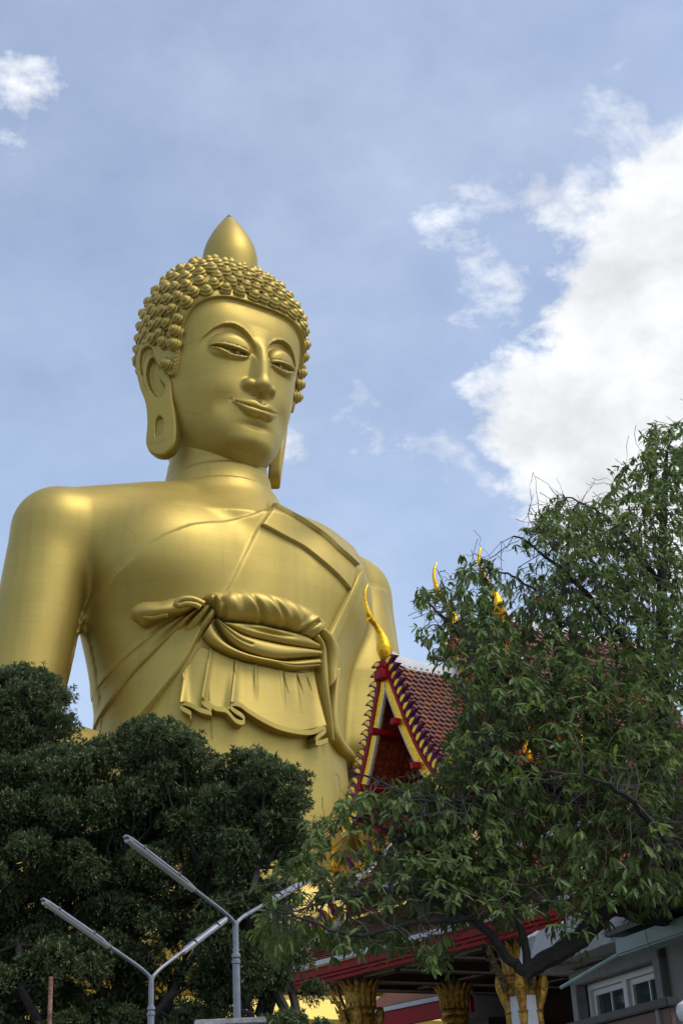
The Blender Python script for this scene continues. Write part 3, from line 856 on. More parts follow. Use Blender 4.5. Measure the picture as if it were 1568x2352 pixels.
# hair curls: snail shells packed in rows from the hairline up
def curl_mesh():
    n, m = 22, 18
    V = []; F = []
    for i in range(m + 1):
        t = i / m
        for k in range(n):
            ph = 2 * math.pi * k / n
            turn = (t * 3.4 - k / n) % 1.0
            r = 0.475 * (1 - t ** 2.0) ** 0.58 * (0.80 + 0.24 * math.sin(math.pi * turn) ** 0.5)
            V.append((r * math.cos(ph), r * math.sin(ph), -0.12 + 0.76 * t))
    for i in range(m):
        for k in range(n):
            F.append((i * n + k, i * n + (k + 1) % n, (i + 1) * n + (k + 1) % n, (i + 1) * n + k))
    return np.array(V), np.array(F)


cv, cf = curl_mesh()
rng = np.random.default_rng(5)
cand = rng.normal(size=(60000, 3)); cand /= np.linalg.norm(cand, axis=1)[:, None]
ctr = np.array([0, -0.2, 50.0]); s_ = np.full(len(cand), 9.0)
for _ in range(60):
    s_ = s_ - head_base(ctr + cand * s_[:, None]) * 0.8
CP = ctr + cand * s_[:, None]
th_ = np.arctan2(np.abs(CP[:, 0]), -CP[:, 1])
k_ = 1.0 / np.sqrt(1 + (np.clip(HAIR.slope(th_), -9, 9) / 5.0) ** 2)
dh = (CP[:, 2] - HAIR(th_)) * k_
ok = (dh > 0.46) & (np.abs(head_base(CP)) < 0.05) & (np.hypot(CP[:, 0], CP[:, 1] + 1.35) > np.where(CP[:, 2] > 55.2, 1.85, 0))
ok &= ~((th_ > np.radians(75)) & (th_ < np.radians(112)) & (CP[:, 2] < 50.6))
CP = CP[ok]; dh = dh[ok]
order = np.argsort(np.floor(dh / 0.10) + rng.random(len(dh)) * 0.01)
acc = np.zeros((0, 3)); dacc = []
for i in order:
    if len(acc) == 0 or ((acc - CP[i]) ** 2).sum(1).min() > 0.74 ** 2:
        acc = np.vstack([acc, CP[i]]); dacc.append(dh[i])
pinned = np.array(dacc) < 0.58
# let the curls push each other into even rows
for it in range(60):
    df = acc[:, None, :] - acc[None]; dd_ = np.sqrt((df ** 2).sum(-1)) + np.eye(len(acc)) * 9
    wv = np.clip(1.0 - dd_ / 1.10, 0, 1) ** 2
    mv = (df / dd_[..., None] * wv[..., None]).sum(1) * 0.16
    new = acc + np.where(pinned[:, None], 0, mv)
    g_ = np.stack([head_base(new + e_ * 0.05) - head_base(new - e_ * 0.05) for e_ in np.eye(3)], 1)
    g_ /= np.linalg.norm(g_, axis=1)[:, None]
    new = new - g_ * head_base(new)[:, None]
    t_ = np.arctan2(np.abs(new[:, 0]), -new[:, 1])
    low = ((new[:, 2] - HAIR(t_)) / np.sqrt(1 + (np.clip(HAIR.slope(t_), -9, 9) / 5.0) ** 2) < 0.48) | ((new[:, 2] > 55.2) & (np.hypot(new[:, 0], new[:, 1] + 1.35) < 1.8)) | ((t_ > np.radians(75)) & (t_ < np.radians(112)) & (new[:, 2] < 50.6))
    acc = np.where(low[:, None], acc, new)
e3 = np.eye(3) * 0.05
gr = np.stack([head_base(acc + e3[k]) - head_base(acc - e3[k]) for k in range(3)], 1)
gr /= np.linalg.norm(gr, axis=1)[:, None]
gr = gr + np.array([0, 0, 0.28]); gr /= np.linalg.norm(gr, axis=1)[:, None]
vis = (gr * (CAM_L - acc) / np.linalg.norm(CAM_L - acc, axis=1)[:, None]).sum(1)
order = np.argsort(-vis)
cme = bpy.data.meshes.new('curl'); cme.from_pydata(cv.tolist(), [], cf.tolist())
cme.polygons.foreach_set('use_smooth', np.ones(len(cf), bool)); cme.materials.append(M_GOLD)
rest_v = []; rest_f = []
for j, i in enumerate(order):
    q = Vector(gr[i]).to_track_quat('Z', 'Y') @ Quaternion((0, 0, 1), float(rng.uniform(0, 6.28)))
    sc = 0.93 + 0.12 * rng.random()
    pos = acc[i] + gr[i] * 0.17
    if j < 300:
        o = bpy.data.objects.new('curl', cme); link(o, head)
        o.location = pos; o.rotation_mode = 'QUATERNION'; o.rotation_quaternion = q; o.scale = (sc, sc, sc)
    else:
        R3 = np.array(q.to_matrix())
        rest_f.append(cf + len(cv) * len(rest_v)); rest_v.append((cv * sc) @ R3.T + pos)
if rest_v:
    tag(mesh_np('curl_mass', np.concatenate(rest_v), np.concatenate(rest_f), M_GOLD, head), kind='stuff')
print('curls', len(acc))

# ---- drapery lying on the body
gx = np.arange(-10.5, 11.01, 0.1); gz = np.arange(21.0, 39.6, 0.1)
GX, GZ = np.meshgrid(gx, gz, indexing='ij')
yy = np.full(GX.size, -10.0)
for _ in range(70):
    yy = np.minimum(yy + 0.75 * body_sd(np.stack([GX.ravel(), yy, GZ.ravel()], 1)), 6.0)
FRONT = yy.reshape(GX.shape)


def front_y(x, z):
    fx = np.clip((x - gx[0]) / 0.1, 0, len(gx) - 1.001); fz = np.clip((z - gz[0]) / 0.1, 0, len(gz) - 1.001)
    i = fx.astype(int); k = fz.astype(int); a = fx - i; b = fz - k
    return (FRONT[i, k] * (1 - a) * (1 - b) + FRONT[i + 1, k] * a * (1 - b) + FRONT[i, k + 1] * (1 - a) * b + FRONT[i + 1, k + 1] * a * b)


def front_pt(x, z, h):
    y = front_y(x, z)
    P = np.stack([x, y, z], -1).reshape(-1, 3)
    e = 0.15
    g = np.stack([body_core(P + np.eye(3)[k] * e) - body_core(P - np.eye(3)[k] * e) for k in range(3)], 1)
    g /= np.linalg.norm(g, axis=1)[:, None] + 1e-9
    return P + g * np.asarray(h, float).reshape(-1, 1)


def round_pt(th, z, h):
    """point on the trunk alone at bearing th (0 = front), lifted by h"""
    th = np.asarray(th, float).ravel(); z = np.asarray(z, float).ravel()
    c = np.abs(np.sin(th)); s = -np.cos(th)
    b = np.where(s < 0, T_F(z), T_B(z))
    r = ((c / T_A(z)) ** 2.15 + (np.abs(s) / b) ** 2.15) ** (-1 / 2.15) + np.asarray(h, float).ravel()
    return np.stack([np.sin(th) * r, 0.8 + s * r, z], 1)


def strip(name, AB, hfun, nt_=56, ns=22, parent=statue, mat=M_GOLD, sink=0.45, place=None):
    A = resample(smooth_poly(AB[0]), nt_); B = resample(smooth_poly(AB[1]), nt_)
    s = np.linspace(0, 1, ns)
    X_ = A[:, None, :] * (1 - s)[None, :, None] + B[:, None, :] * s[None, :, None]
    T_ = np.repeat(np.linspace(0, 1, nt_)[:, None], ns, 1); S_ = np.repeat(s[None], nt_, 0)
    Hh = hfun(S_, T_)
    # one more ring around the strip, sunk into the body
    Xp = np.pad(X_, ((1, 1), (1, 1), (0, 0)), mode='edge')
    Hp = np.pad(Hh, 1, constant_values=-sink)
    P = (place or front_pt)(Xp[..., 0], Xp[..., 1], Hp)
    n, m = Hp.shape
    i, j = np.meshgrid(np.arange(n - 1), np.arange(m - 1), indexing='ij')
    q = np.stack([i * m + j, i * m + j + 1, (i + 1) * m + j + 1, (i + 1) * m + j], -1).reshape(-1, 4)
    o = mesh_np(name, P, q, mat, parent)
    return o


def rope(name, pts, r, lift, parent=statue, mat=M_GOLD, n=8, taper=False):
    X_ = resample(smooth_poly(pts), max(24, len(pts) * 8))
    P = front_pt(X_[:, 0], X_[:, 1], np.full(len(X_), lift))
    mb = MB()
    rr = r if not taper else list(r * np.clip(np.minimum(np.linspace(0, 1, len(P)), np.linspace(1, 0, len(P))) * 6, 0.1, 1))
    mb.tube([tuple(p) for p in P], rr, n)
    return mb.build(name, mat, parent, smooth=True, angle=1.3)


def dome(s, p=0.5): return np.clip(4 * s * (1 - s), 0, 1) ** p


def belt_h(s, t):
    h = 1.0 * dome(s, 0.55) * (0.55 + 0.45 * sstep(0, 0.06, t)) * (1 - 0.35 * sstep(0.8, 1.0, t)) + 0.25
    for t0, sl, a, w in ((0.07, 0.05, 0.22, 0.018), (0.145, 0.10, 0.30, 0.022), (0.28, 0.13, 0.14, 0.03), (0.40, 0.20, 0.32, 0.025), (0.57, 0.26, 0.26, 0.03), (0.66, 0.20, 0.10, 0.04), (0.76, 0.16, 0.12, 0.03)):
        u = t - (t0 + sl * (s - 0.5) * 1.2)
        h = h - (a * np.exp(-(u / w) ** 2) - 0.5 * a * np.exp(-((u + 1.7 * w) / (1.2 * w)) ** 2)) * (0.25 + 0.75 * sstep(0.2, 0.6, s))
    u = t - (0.92 - 0.10 * s)
    h = h + 0.25 * np.exp(-(u / 0.03) ** 2) * sstep(0.25, 0.4, s) - 0.3 * np.exp(-((u - 0.05) / 0.02) ** 2) * sstep(0.3, 0.45, s)
    return h


strip('robe_panel', FOLDS['panel_low'], lambda s, t: 0.06 + 0.16 * s, 80, 16)
strip('robe_panel', FOLDS['panel_high'], lambda s, t: -0.02 + 0.38 * s ** 0.8, 80, 16)
strip('belt_roll', FOLDS['belt'], belt_h, 110, 40)
strip('bow', FOLDS['bow'], lambda s, t: 0.30 + 0.75 * dome(s, 0.5) * (1 - 0.2 * sstep(.85, 1, t)) + 0.10 * np.sin(t * 9 + s * 4), 70, 26)
rope('bow_loop', FOLDS['bow_loop'], 0.17, 1.0)
rope('bow_loop', FOLDS['bow_loop2'], 0.15, 0.85)


def pleat_h(a, b, edge=0.8):
    return lambda s, t: ((a + (b - a) * s ** 1.5) * (1 - 0.25 * t)) + 0.08


for k, a, b in (('pleat_a', 0.06, 0.24), ('pleat_b', 0.10, 0.36), ('pleat_c', 0.14, 0.62)):
    strip('pleat', FOLDS[k], pleat_h(a, b), 80, 24, place=round_pt)
for k in ('neck_a', 'neck_b', 'neck_c'):
    strip('knot_fold', FOLDS[k], lambda s, t: (0.25 + 0.62 * dome(s, 0.5)) * (1 - sstep(0.1, 1.0, t)) - 0.3 * sstep(0.7, 1, t), 40, 14)
strip('sash_fold', FOLDS['sash_c'], lambda s, t: 0.30 + 0.42 * dome(s, 0.5) - 0.16 * np.exp(-((s - 0.45 - 0.2 * t) / 0.07) ** 2) * sstep(.55, .8, t), 80, 24)
strip('sash_fold', FOLDS['sash_b'], lambda s, t: 0.42 + 0.40 * dome(s, 0.5) - 0.14 * np.exp(-((s - 0.5) / 0.08) ** 2) * (t < .35), 80, 24)
strip('sash_fold', FOLDS['sash_a'], lambda s, t: 0.45 + 0.34 * dome(s, 0.5) - 0.28 * np.exp(-((s - 0.45) / 0.12) ** 2) * np.exp(-((t - .45) / .18) ** 2), 80, 24)
for k in ('apron_a', 'apron_b', 'apron_c'):
    wide = k == 'apron_c'
    def ah(s, t, wide=wide):
        h = 0.14 + 0.40 * s ** 1.4 + (0.22 if wide else 0.3) * np.exp(-(t / (0.05 if wide else 0.16)) ** 2) * (0.3 + s)
        if wide:
            for t0, w, a in ((0.22, 0.018, 0.10), (0.52, 0.02, 0.08), (0.70, 0.02, 0.06)):
                h = h + a * np.exp(-((t - t0 - 0.04 * s) / w) ** 2) * (1 - sstep(0.35, 0.75, s))
            h = h + 0.25 * np.exp(-((t - 1) / 0.05) ** 2) * s
        else:
            h = h + 0.2 * np.exp(-((t - 1) / 0.14) ** 2) * s
        return h
    strip('apron_panel', FOLDS[k], ah, 90 if wide else 40, 40)
for hm in FOLDS['hem']:
    X_ = resample(smooth_poly(hm), 150)
    V = []
    for (dz, hh) in ((0.13, -0.3), (0.13, 0.68), (0.10, 0.72), (-0.15, 0.72), (-0.18, 0.68), (-0.18, -0.3)):
        V.append(front_pt(X_[:, 0], X_[:, 1] + dz - 0.02, np.full(len(X_), hh)))
    V = np.stack(V, 1)
    n, m = V.shape[:2]
    i, j = np.meshgrid(np.arange(n - 1), np.arange(m), indexing='ij')
    q = np.stack([i * m + j, (i + 1) * m + j, (i + 1) * m + (j + 1) % m, i * m + (j + 1) % m], -1).reshape(-1, 4)
    mesh_np('apron_hem', V.reshape(-1, 3), [q, np.array([np.arange(m), (n - 1) * m + np.arange(m)[::-1]])], M_GOLD, statue, smooth=False)
for k, cr_ in enumerate(FOLDS['crease']):
    rope('crease', cr_, 0.10 if k in (0, 1, 3) else 0.055, 0.28 if k < 4 else 0.2 if k < 7 else 0.0, taper=True)
strip('ribbon', FOLDS['ribbon_a'], lambda s, t: 0.42 + 0.28 * dome(s, 0.5) + 0.1 * np.sin(s * 6.3), 60, 18)
strip('ribbon', FOLDS['ribbon_b'], lambda s, t: 0.40 + 0.45 * dome(s, 0.6), 50, 18)
strip('sleeve_hem', FOLDS['sleeve'], lambda s, t: 0.25 + 0.35 * dome(s, 0.5), 60, 14)
strip('robe_edge', FOLDS['robe_edge'], lambda s, t: 0.30 + 0.05 * dome(s, 0.5), 50, 12)
# ------------------------------------------------------------------ placing things by bearing and distance
def at(px, py, d):
    """point at horizontal distance d (m) from the camera on the bearing of picture position (1568 x 2352)"""
    r = pix_dir(px, py)
    return Vector(CAM_POS + r * (d / math.hypot(r[0], r[1])))


# ------------------------------------------------------------------ ground
M_GROUND = material('ground_paving', (0.14, 0.13, 0.115), 0.9, 0, 0.25, 0.6, 0.3, 12, stain=((0.10, 0.10, 0.09), 0.25, 0.52, 0.6))
mb = MB(); mb.add([(-2500, -2500, 0), (2500, -2500, 0), (2500, 2500, 0), (-2500, 2500, 0)], [(0, 1, 2, 3)])
tag(mb.build('ground', M_GROUND), kind='structure')

# ------------------------------------------------------------------ temple hall
M_RED = material('temple_red_lacquer', (0.30, 0.006, 0.009), 0.5, 0, 0.18, 2.5, 0.05, 20, spec=0.15)
M_DRED = material('soffit_red', (0.30, 0.032, 0.014), 0.5, 0, 0.3, 5, 0.1, 20, second=(0.42, 0.08, 0.02))
M_TGOLD = material('temple_gilt', (0.92, 0.46, 0.018), 0.36, 0.85, 0.30, 14, 0.3, 22, second=(1.0, 0.60, 0.04))
M_OGOLD = material('old_gilt', (0.36, 0.20, 0.03), 0.36, 0.6, 0.6, 9, 0.9, 16, second=(0.66, 0.38, 0.06))
M_PGOLD = material('pediment_gilt', (0.50, 0.33, 0.13), 0.35, 0.6, 0.6, 9, 1.0, 12, second=(0.85, 0.62, 0.30), stain=((0.02, 0.012, 0.02), 7, 0.53, 0.9))
M_PURP = material('tooth_purple', (0.055, 0.012, 0.13), 0.5, 0, 0.4, 9, 0, 10, second=(0.20, 0.012, 0.05), spec=0.3)
M_WHITE = material('white_plaster', (0.52, 0.52, 0.51), 0.7, 0, 0.10, 2, 0.15, 14, stain=((0.14, 0.13, 0.12), 2.4, 0.58, 0.8))
M_EDGE = material('grey_white_edging', (0.52, 0.55, 0.56), 0.55, 0, 0.12, 3, 0.1, 14, stain=((0.20, 0.20, 0.20), 3, 0.6, 0.6))
M_TILE = material('roof_tile_glaze', (0.095, 0.022, 0.016), 0.55, 0, 0.35, 1.3, 0.2, 18, second=(0.17, 0.045, 0.022))
M_TILE2 = material('roof_tile_orange', (0.22, 0.06, 0.022), 0.4, 0, 0.3, 1.3, 0.2, 18)
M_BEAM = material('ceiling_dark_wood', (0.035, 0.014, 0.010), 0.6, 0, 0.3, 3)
M_PALE = material('beam_pale_edge', (0.42, 0.40, 0.34), 0.6, 0, 0.15, 4)
M_DARKG = material('dark_green_gilt', (0.03, 0.04, 0.025), 0.5, 0.2, 0.5, 14, 0.4, 20, second=(0.16, 0.11, 0.03))
M_SHAFT = material('column_white', (0.60, 0.60, 0.62), 0.5, 0, 0.10, 3, 0.08, 10, stain=((0.38, 0.38, 0.40), 4, 0.55, 0.5))

TX = 11.72
hall = thing('temple_hall', (-2.205, 39.30, 0), 'red and gold temple hall with steep tiled gables behind the leafy tree', 'temple', math.atan2(-0.822, 0.569))
GC = 5.47                          # x of the cross gable


def roof_plane(p0, u, v, w, l, name, thick=0.08, mat=None):
    """underlay slab: p0 eave corner, u along the eave, v up the slope (unit), w x l metres"""
    p0 = Vector(p0); u = Vector(u); v = Vector(v); n = u.cross(v).normalized()
    mb = MB()
    P = [p0, p0 + u * w, p0 + u * w + v * l, p0 + v * l]
    mb.hexa([q - n * thick for q in P] + [q - n * 0.01 for q in P])
    return mb.build(name, mat or M_DRED, hall)


def tile_mesh(tw, tl):
    """one curved-bottom tile with a slight crown, lying in u (width), v (up), n"""
    pts = [(-0.5, 0.42), (-0.30, 0.16), (-0.08, 0.0), (0.08, 0.0), (0.30, 0.16), (0.5, 0.42), (0.5, 1.0), (-0.5, 1.0)]
    V = []; F = []
    for h0 in (0.0, 0.035):
        for a, b in pts:
            V.append((a * tw * 0.97, b * tl, h0 * (1.25 - b) + 0.012 * (1 - 4 * a * a) + (0.030 if h0 else 0.01) * (1 - b)))
    n = len(pts)
    F.append(tuple(range(n, 2 * n)))
    F += [(i, (i + 1) % n, n + (i + 1) % n, n + i) for i in range(n)]
    return V, F


def lay_tiles(p0, u, v, w, l, tw, ex, count_left, rnd, skip=None):
    """returns frames for tiles over a slope"""
    p0 = Vector(p0); u = Vector(u); v = Vector(v); n = u.cross(v).normalized()
    fr = []
    rows = int(l / ex)
    for j in range(rows):
        cols = int(w / tw)
        for i in range(cols):
            a = (i + 0.5 + (0.5 if j % 2 else 0)) * tw
            if a > w - 0.3 * tw: continue
            p = p0 + u * a + v * (j * ex)
            if skip and skip(p): continue
            fr.append((p, u, v, n))
    return fr


TV, TF = tile_mesh(0.20, 0.27)
tile_me = bpy.data.meshes.new('roof_tile'); tile_me.from_pydata(TV, [], TF); tile_me.materials.append(M_TILE)
tile_me2 = bpy.data.meshes.new('roof_tile'); tile_me2.from_pydata(TV, [], TF); tile_me2.materials.append(M_TILE2)
rt = random.Random(3)
TILE_LEFT = [300]


def put_tiles(frames, as_parts):
    mb = MB()
    for (p, u, v, n) in frames:
        M = Matrix((u, v, n)).transposed()
        jit = Matrix.Rotation(rt.uniform(-0.03, 0.03), 3, 'Z') @ Matrix.Rotation(rt.uniform(-0.02, 0.03), 3, 'X')
        M = M @ jit
        if as_parts and TILE_LEFT[0] > 0:
            TILE_LEFT[0] -= 1
            o = bpy.data.objects.new('roof_tile', tile_me2 if rt.random() < 0.22 else tile_me); link(o, hall)
            o.matrix_local = Matrix.Translation(p) @ M.to_4x4()
        else:
            mb.add([p + M @ Vector(q) for q in TV], TF)
    if mb.v:
        me = bpy.data.meshes.new('roof_tiles'); me.from_pydata(mb.v, [], mb.f); me.materials.append(M_TILE)
        tag(link(bpy.data.objects.new('roof_tiles', me), hall), kind='stuff')


def slope_dir(dy, dz): return Vector((0, dy, dz)).normalized()


# --- lower roof tiers across the front (eave along x), each with fascia, edging and tiles
def front_tier(x0, x1, y0, z0, y1, z1, fas):
    v = Vector((0, y1 - y0, z1 - z0)); l = v.length; v.normalize()
    roof_plane((x0, y0, z0), (1, 0, 0), v, x1 - x0, l, 'roof_deck')
    put_tiles(lay_tiles((x0 + 0.05, y0 - 0.02, z0), (1, 0, 0), v, x1 - x0 - 0.1, l, 0.20, 0.17, 0, rt), False)
    mb = MB(); mb.box(((x0 + x1) / 2, y0 - 0.03, z0 - 0.03), (x1 - x0 + 0.1, 0.10, 0.13)); mb.build('eave_edging', M_EDGE, hall, bevel=0.015)
    mb = MB()
    z = z0 - 0.10
    for dz, dy in ((0.20, 0.06), (0.045, 0.03), (0.07, 0.09), (0.04, 0.05), (0.12, 0.12)):
        k = fas / 0.475
        mb.box(((x0 + x1) / 2, y0 + dy + 0.03, z - dz * k / 2), (x1 - x0, 0.10, dz * k)); z -= dz * k
    mb.build('red_fascia', M_RED, hall, bevel=0.008)
    return z


zb = front_tier(0, TX, 0, 6.62, 2.0, 7.95, 0.40)
front_tier(0.15, TX - 0.3, 1.95, 8.60, 4.0, 10.3, 0.40)
# side tier returning along the near end
v = Vector((-2.0, 0, 1.33)).normalized()
roof_plane((TX, 0.0, 6.62), (0, 1, 0), v, 9.0, 2.4, 'roof_deck')
put_tiles(lay_tiles((TX + 0.02, 0.05, 6.62), (0, 1, 0), v, 8.9, 2.4, 0.20, 0.17, 0, rt), False)
mb = MB(); mb.box((TX + 0.03, 4.5, 6.59), (0.10, 9.0, 0.13)); mb.build('eave_edging', M_EDGE, hall, bevel=0.015)
mb = MB(); z = 6.52
for dz, dy in ((0.20, 0.06), (0.045, 0.03), (0.07, 0.09), (0.04, 0.05), (0.12, 0.12)):
    mb.box((TX - dy - 0.03, 4.55, z - dz * 0.42), (0.10, 8.9, dz * 0.84)); z -= dz * 0.84
mb.build('red_fascia', M_RED, hall, bevel=0.008)
mb = MB(); mb.tube([(TX, 0, 6.68), (TX - 1.9, 1.9, 8.0)], 0.09, 8); mb.build('hip_ridge', M_WHITE, hall, smooth=True)
# a second, higher side tier on the near end
v2 = Vector((-1.8, 0, 1.6)).normalized()
roof_plane((TX - 1.4, 2.0, 8.5), (0, 1, 0), v2, 7.0, 2.3, 'roof_deck')
put_tiles(lay_tiles((TX - 1.38, 2.05, 8.5), (0, 1, 0), v2, 6.9, 2.3, 0.20, 0.17, 0, rt), False)
mb = MB(); mb.box((TX - 1.45, 5.5, 8.25), (0.10, 7.0, 0.42)); mb.build('red_fascia', M_RED, hall, bevel=0.01)
mb = MB(); mb.box((TX - 2.0, 5.5, 8.0), (0.3, 7.0, 0.5)); mb.build('frieze', M_WHITE, hall)


# --- teeth along a verge, finials
def tooth_mesh(s=1.0):
    out = [(0, 0), (0.20, 0.02), (0.27, 0.14), (0.24, 0.30), (0.14, 0.44), (0.02, 0.56), (0.05, 0.40), (0.02, 0.26), (-0.04, 0.14)]
    inn = [(0.055, 0.05), (0.17, 0.06), (0.215, 0.15), (0.19, 0.27), (0.12, 0.37), (0.085, 0.28), (0.07, 0.17)]
    mb = MB()
    mb.prism([(a * s, b * s) for a, b in out], lambda u, v, t: (u, t, v), -0.05, 0.05)
    nf = len(mb.f)
    mb.prism([(a * s, b * s) for a, b in inn], lambda u, v, t: (u, t, v), -0.075, 0.075)
    me = bpy.data.meshes.new('roof_tooth'); me.from_pydata(mb.v, [], mb.f)
    me.materials.append(M_PURP); me.materials.append(M_TGOLD)
    for i, p in enumerate(me.polygons): p.material_index = 1 if i >= nf else 0
    return me


TOOTH = tooth_mesh(0.72)


def put_tooth(p, out_dir, up_dir, s=1.0):
    """tooth standing in the plane of out_dir / up_dir"""
    a = Vector(out_dir).normalized(); c = Vector(up_dir); c = (c - a * c.dot(a)).normalized(); b = c.cross(a)
    o = bpy.data.objects.new('roof_tooth', TOOTH); link(o, hall)
    o.matrix_local = Matrix.Translation(Vector(p)) @ Matrix((a, b, c)).transposed().to_4x4() @ Matrix.Scale(s, 4)
    return o


def flame_finial(p, lean, s, name='eave_finial'):
    """naga-tail finial at the foot of a verge: a stack of curled flames, standing in the plane of lean"""
    L = Vector(lean).normalized(); Z = Vector((0, 0, 1)); T = Z.cross(L)
    P = Vector(p)
    out = [(0.0, 0), (0.32, 0.02), (0.42, 0.16), (0.30, 0.24), (0.46, 0.30), (0.50, 0.46), (0.34, 0.46), (0.46, 0.58), (0.44, 0.74), (0.30, 0.70),
           (0.38, 0.86), (0.40, 1.05), (0.52, 1.35), (0.40, 1.28), (0.26, 1.08), (0.16, 0.86), (0.12, 0.62), (0.02, 0.52), (-0.06, 0.30), (-0.08, 0.12)]
    mb = MB()
    def put(sc, t0, t1):
        mb.prism([((a - 0.2) * sc + 0.2, (b - 0.5) * sc + 0.5) for a, b in out], lambda u, v, t: tuple(P + L * (u * s) + Z * (v * s) + T * t), t0, t1)
    put(1.0, -0.05 * s, 0.05 * s); put(0.74, -0.10 * s, 0.10 * s); put(0.45, -0.14 * s, 0.14 * s)
    return mb.build(name, M_TGOLD, hall)


# verges of the two front tiers at the far end
for (x0, y0, z0, y1, z1, nT) in ((0.0, 0.0, 6.62, 2.0, 7.95, 6), (0.15, 1.95, 8.60, 4.0, 10.3, 6)):
    a = Vector((x0 - 0.08, y0 - 0.15, z0 - 0.02)); b = Vector((x0 - 0.08, y1, z1 + 0.05)); d = (b - a).normalized(); n = Vector((0, -d.z, d.y))
    mb = MB()
    P = [a, b, b + n * 0.16, a + n * 0.16]
    mb.hexa([p + Vector((-0.16, 0, 0)) for p in P] + [p + Vector((0.12, 0, 0)) for p in P]); mb.build('verge_cap', M_WHITE, hall, bevel=0.02)
    mb = MB(); P = [a + n * 0.16, b + n * 0.16, b + n * 0.27, a + n * 0.27]
    mb.hexa([p + Vector((-0.08, 0, 0)) for p in P] + [p + Vector((0.04, 0, 0)) for p in P]); mb.build('verge_gilt', M_TGOLD, hall)
    for k in range(nT):
        p = a + (b - a) * ((k + 1.3) / (nT + 0.6)) + n * 0.26
        put_tooth(p, d, n, 1.15)
    flame_finial(a + n * 0.10 + d * 0.45, (0, -1, 0), 0.95)


# --- cross gables: front A, then B and C each higher and further back
def barge_pts(zt, hw, drop):
    k = [(0, 0), (0.10, 0.155), (0.25, 0.35), (0.42, 0.56), (0.60, 0.745), (0.80, 0.895), (1.0, 1.0)]
    return [(hw * a, zt - drop * b) for a, b in k]


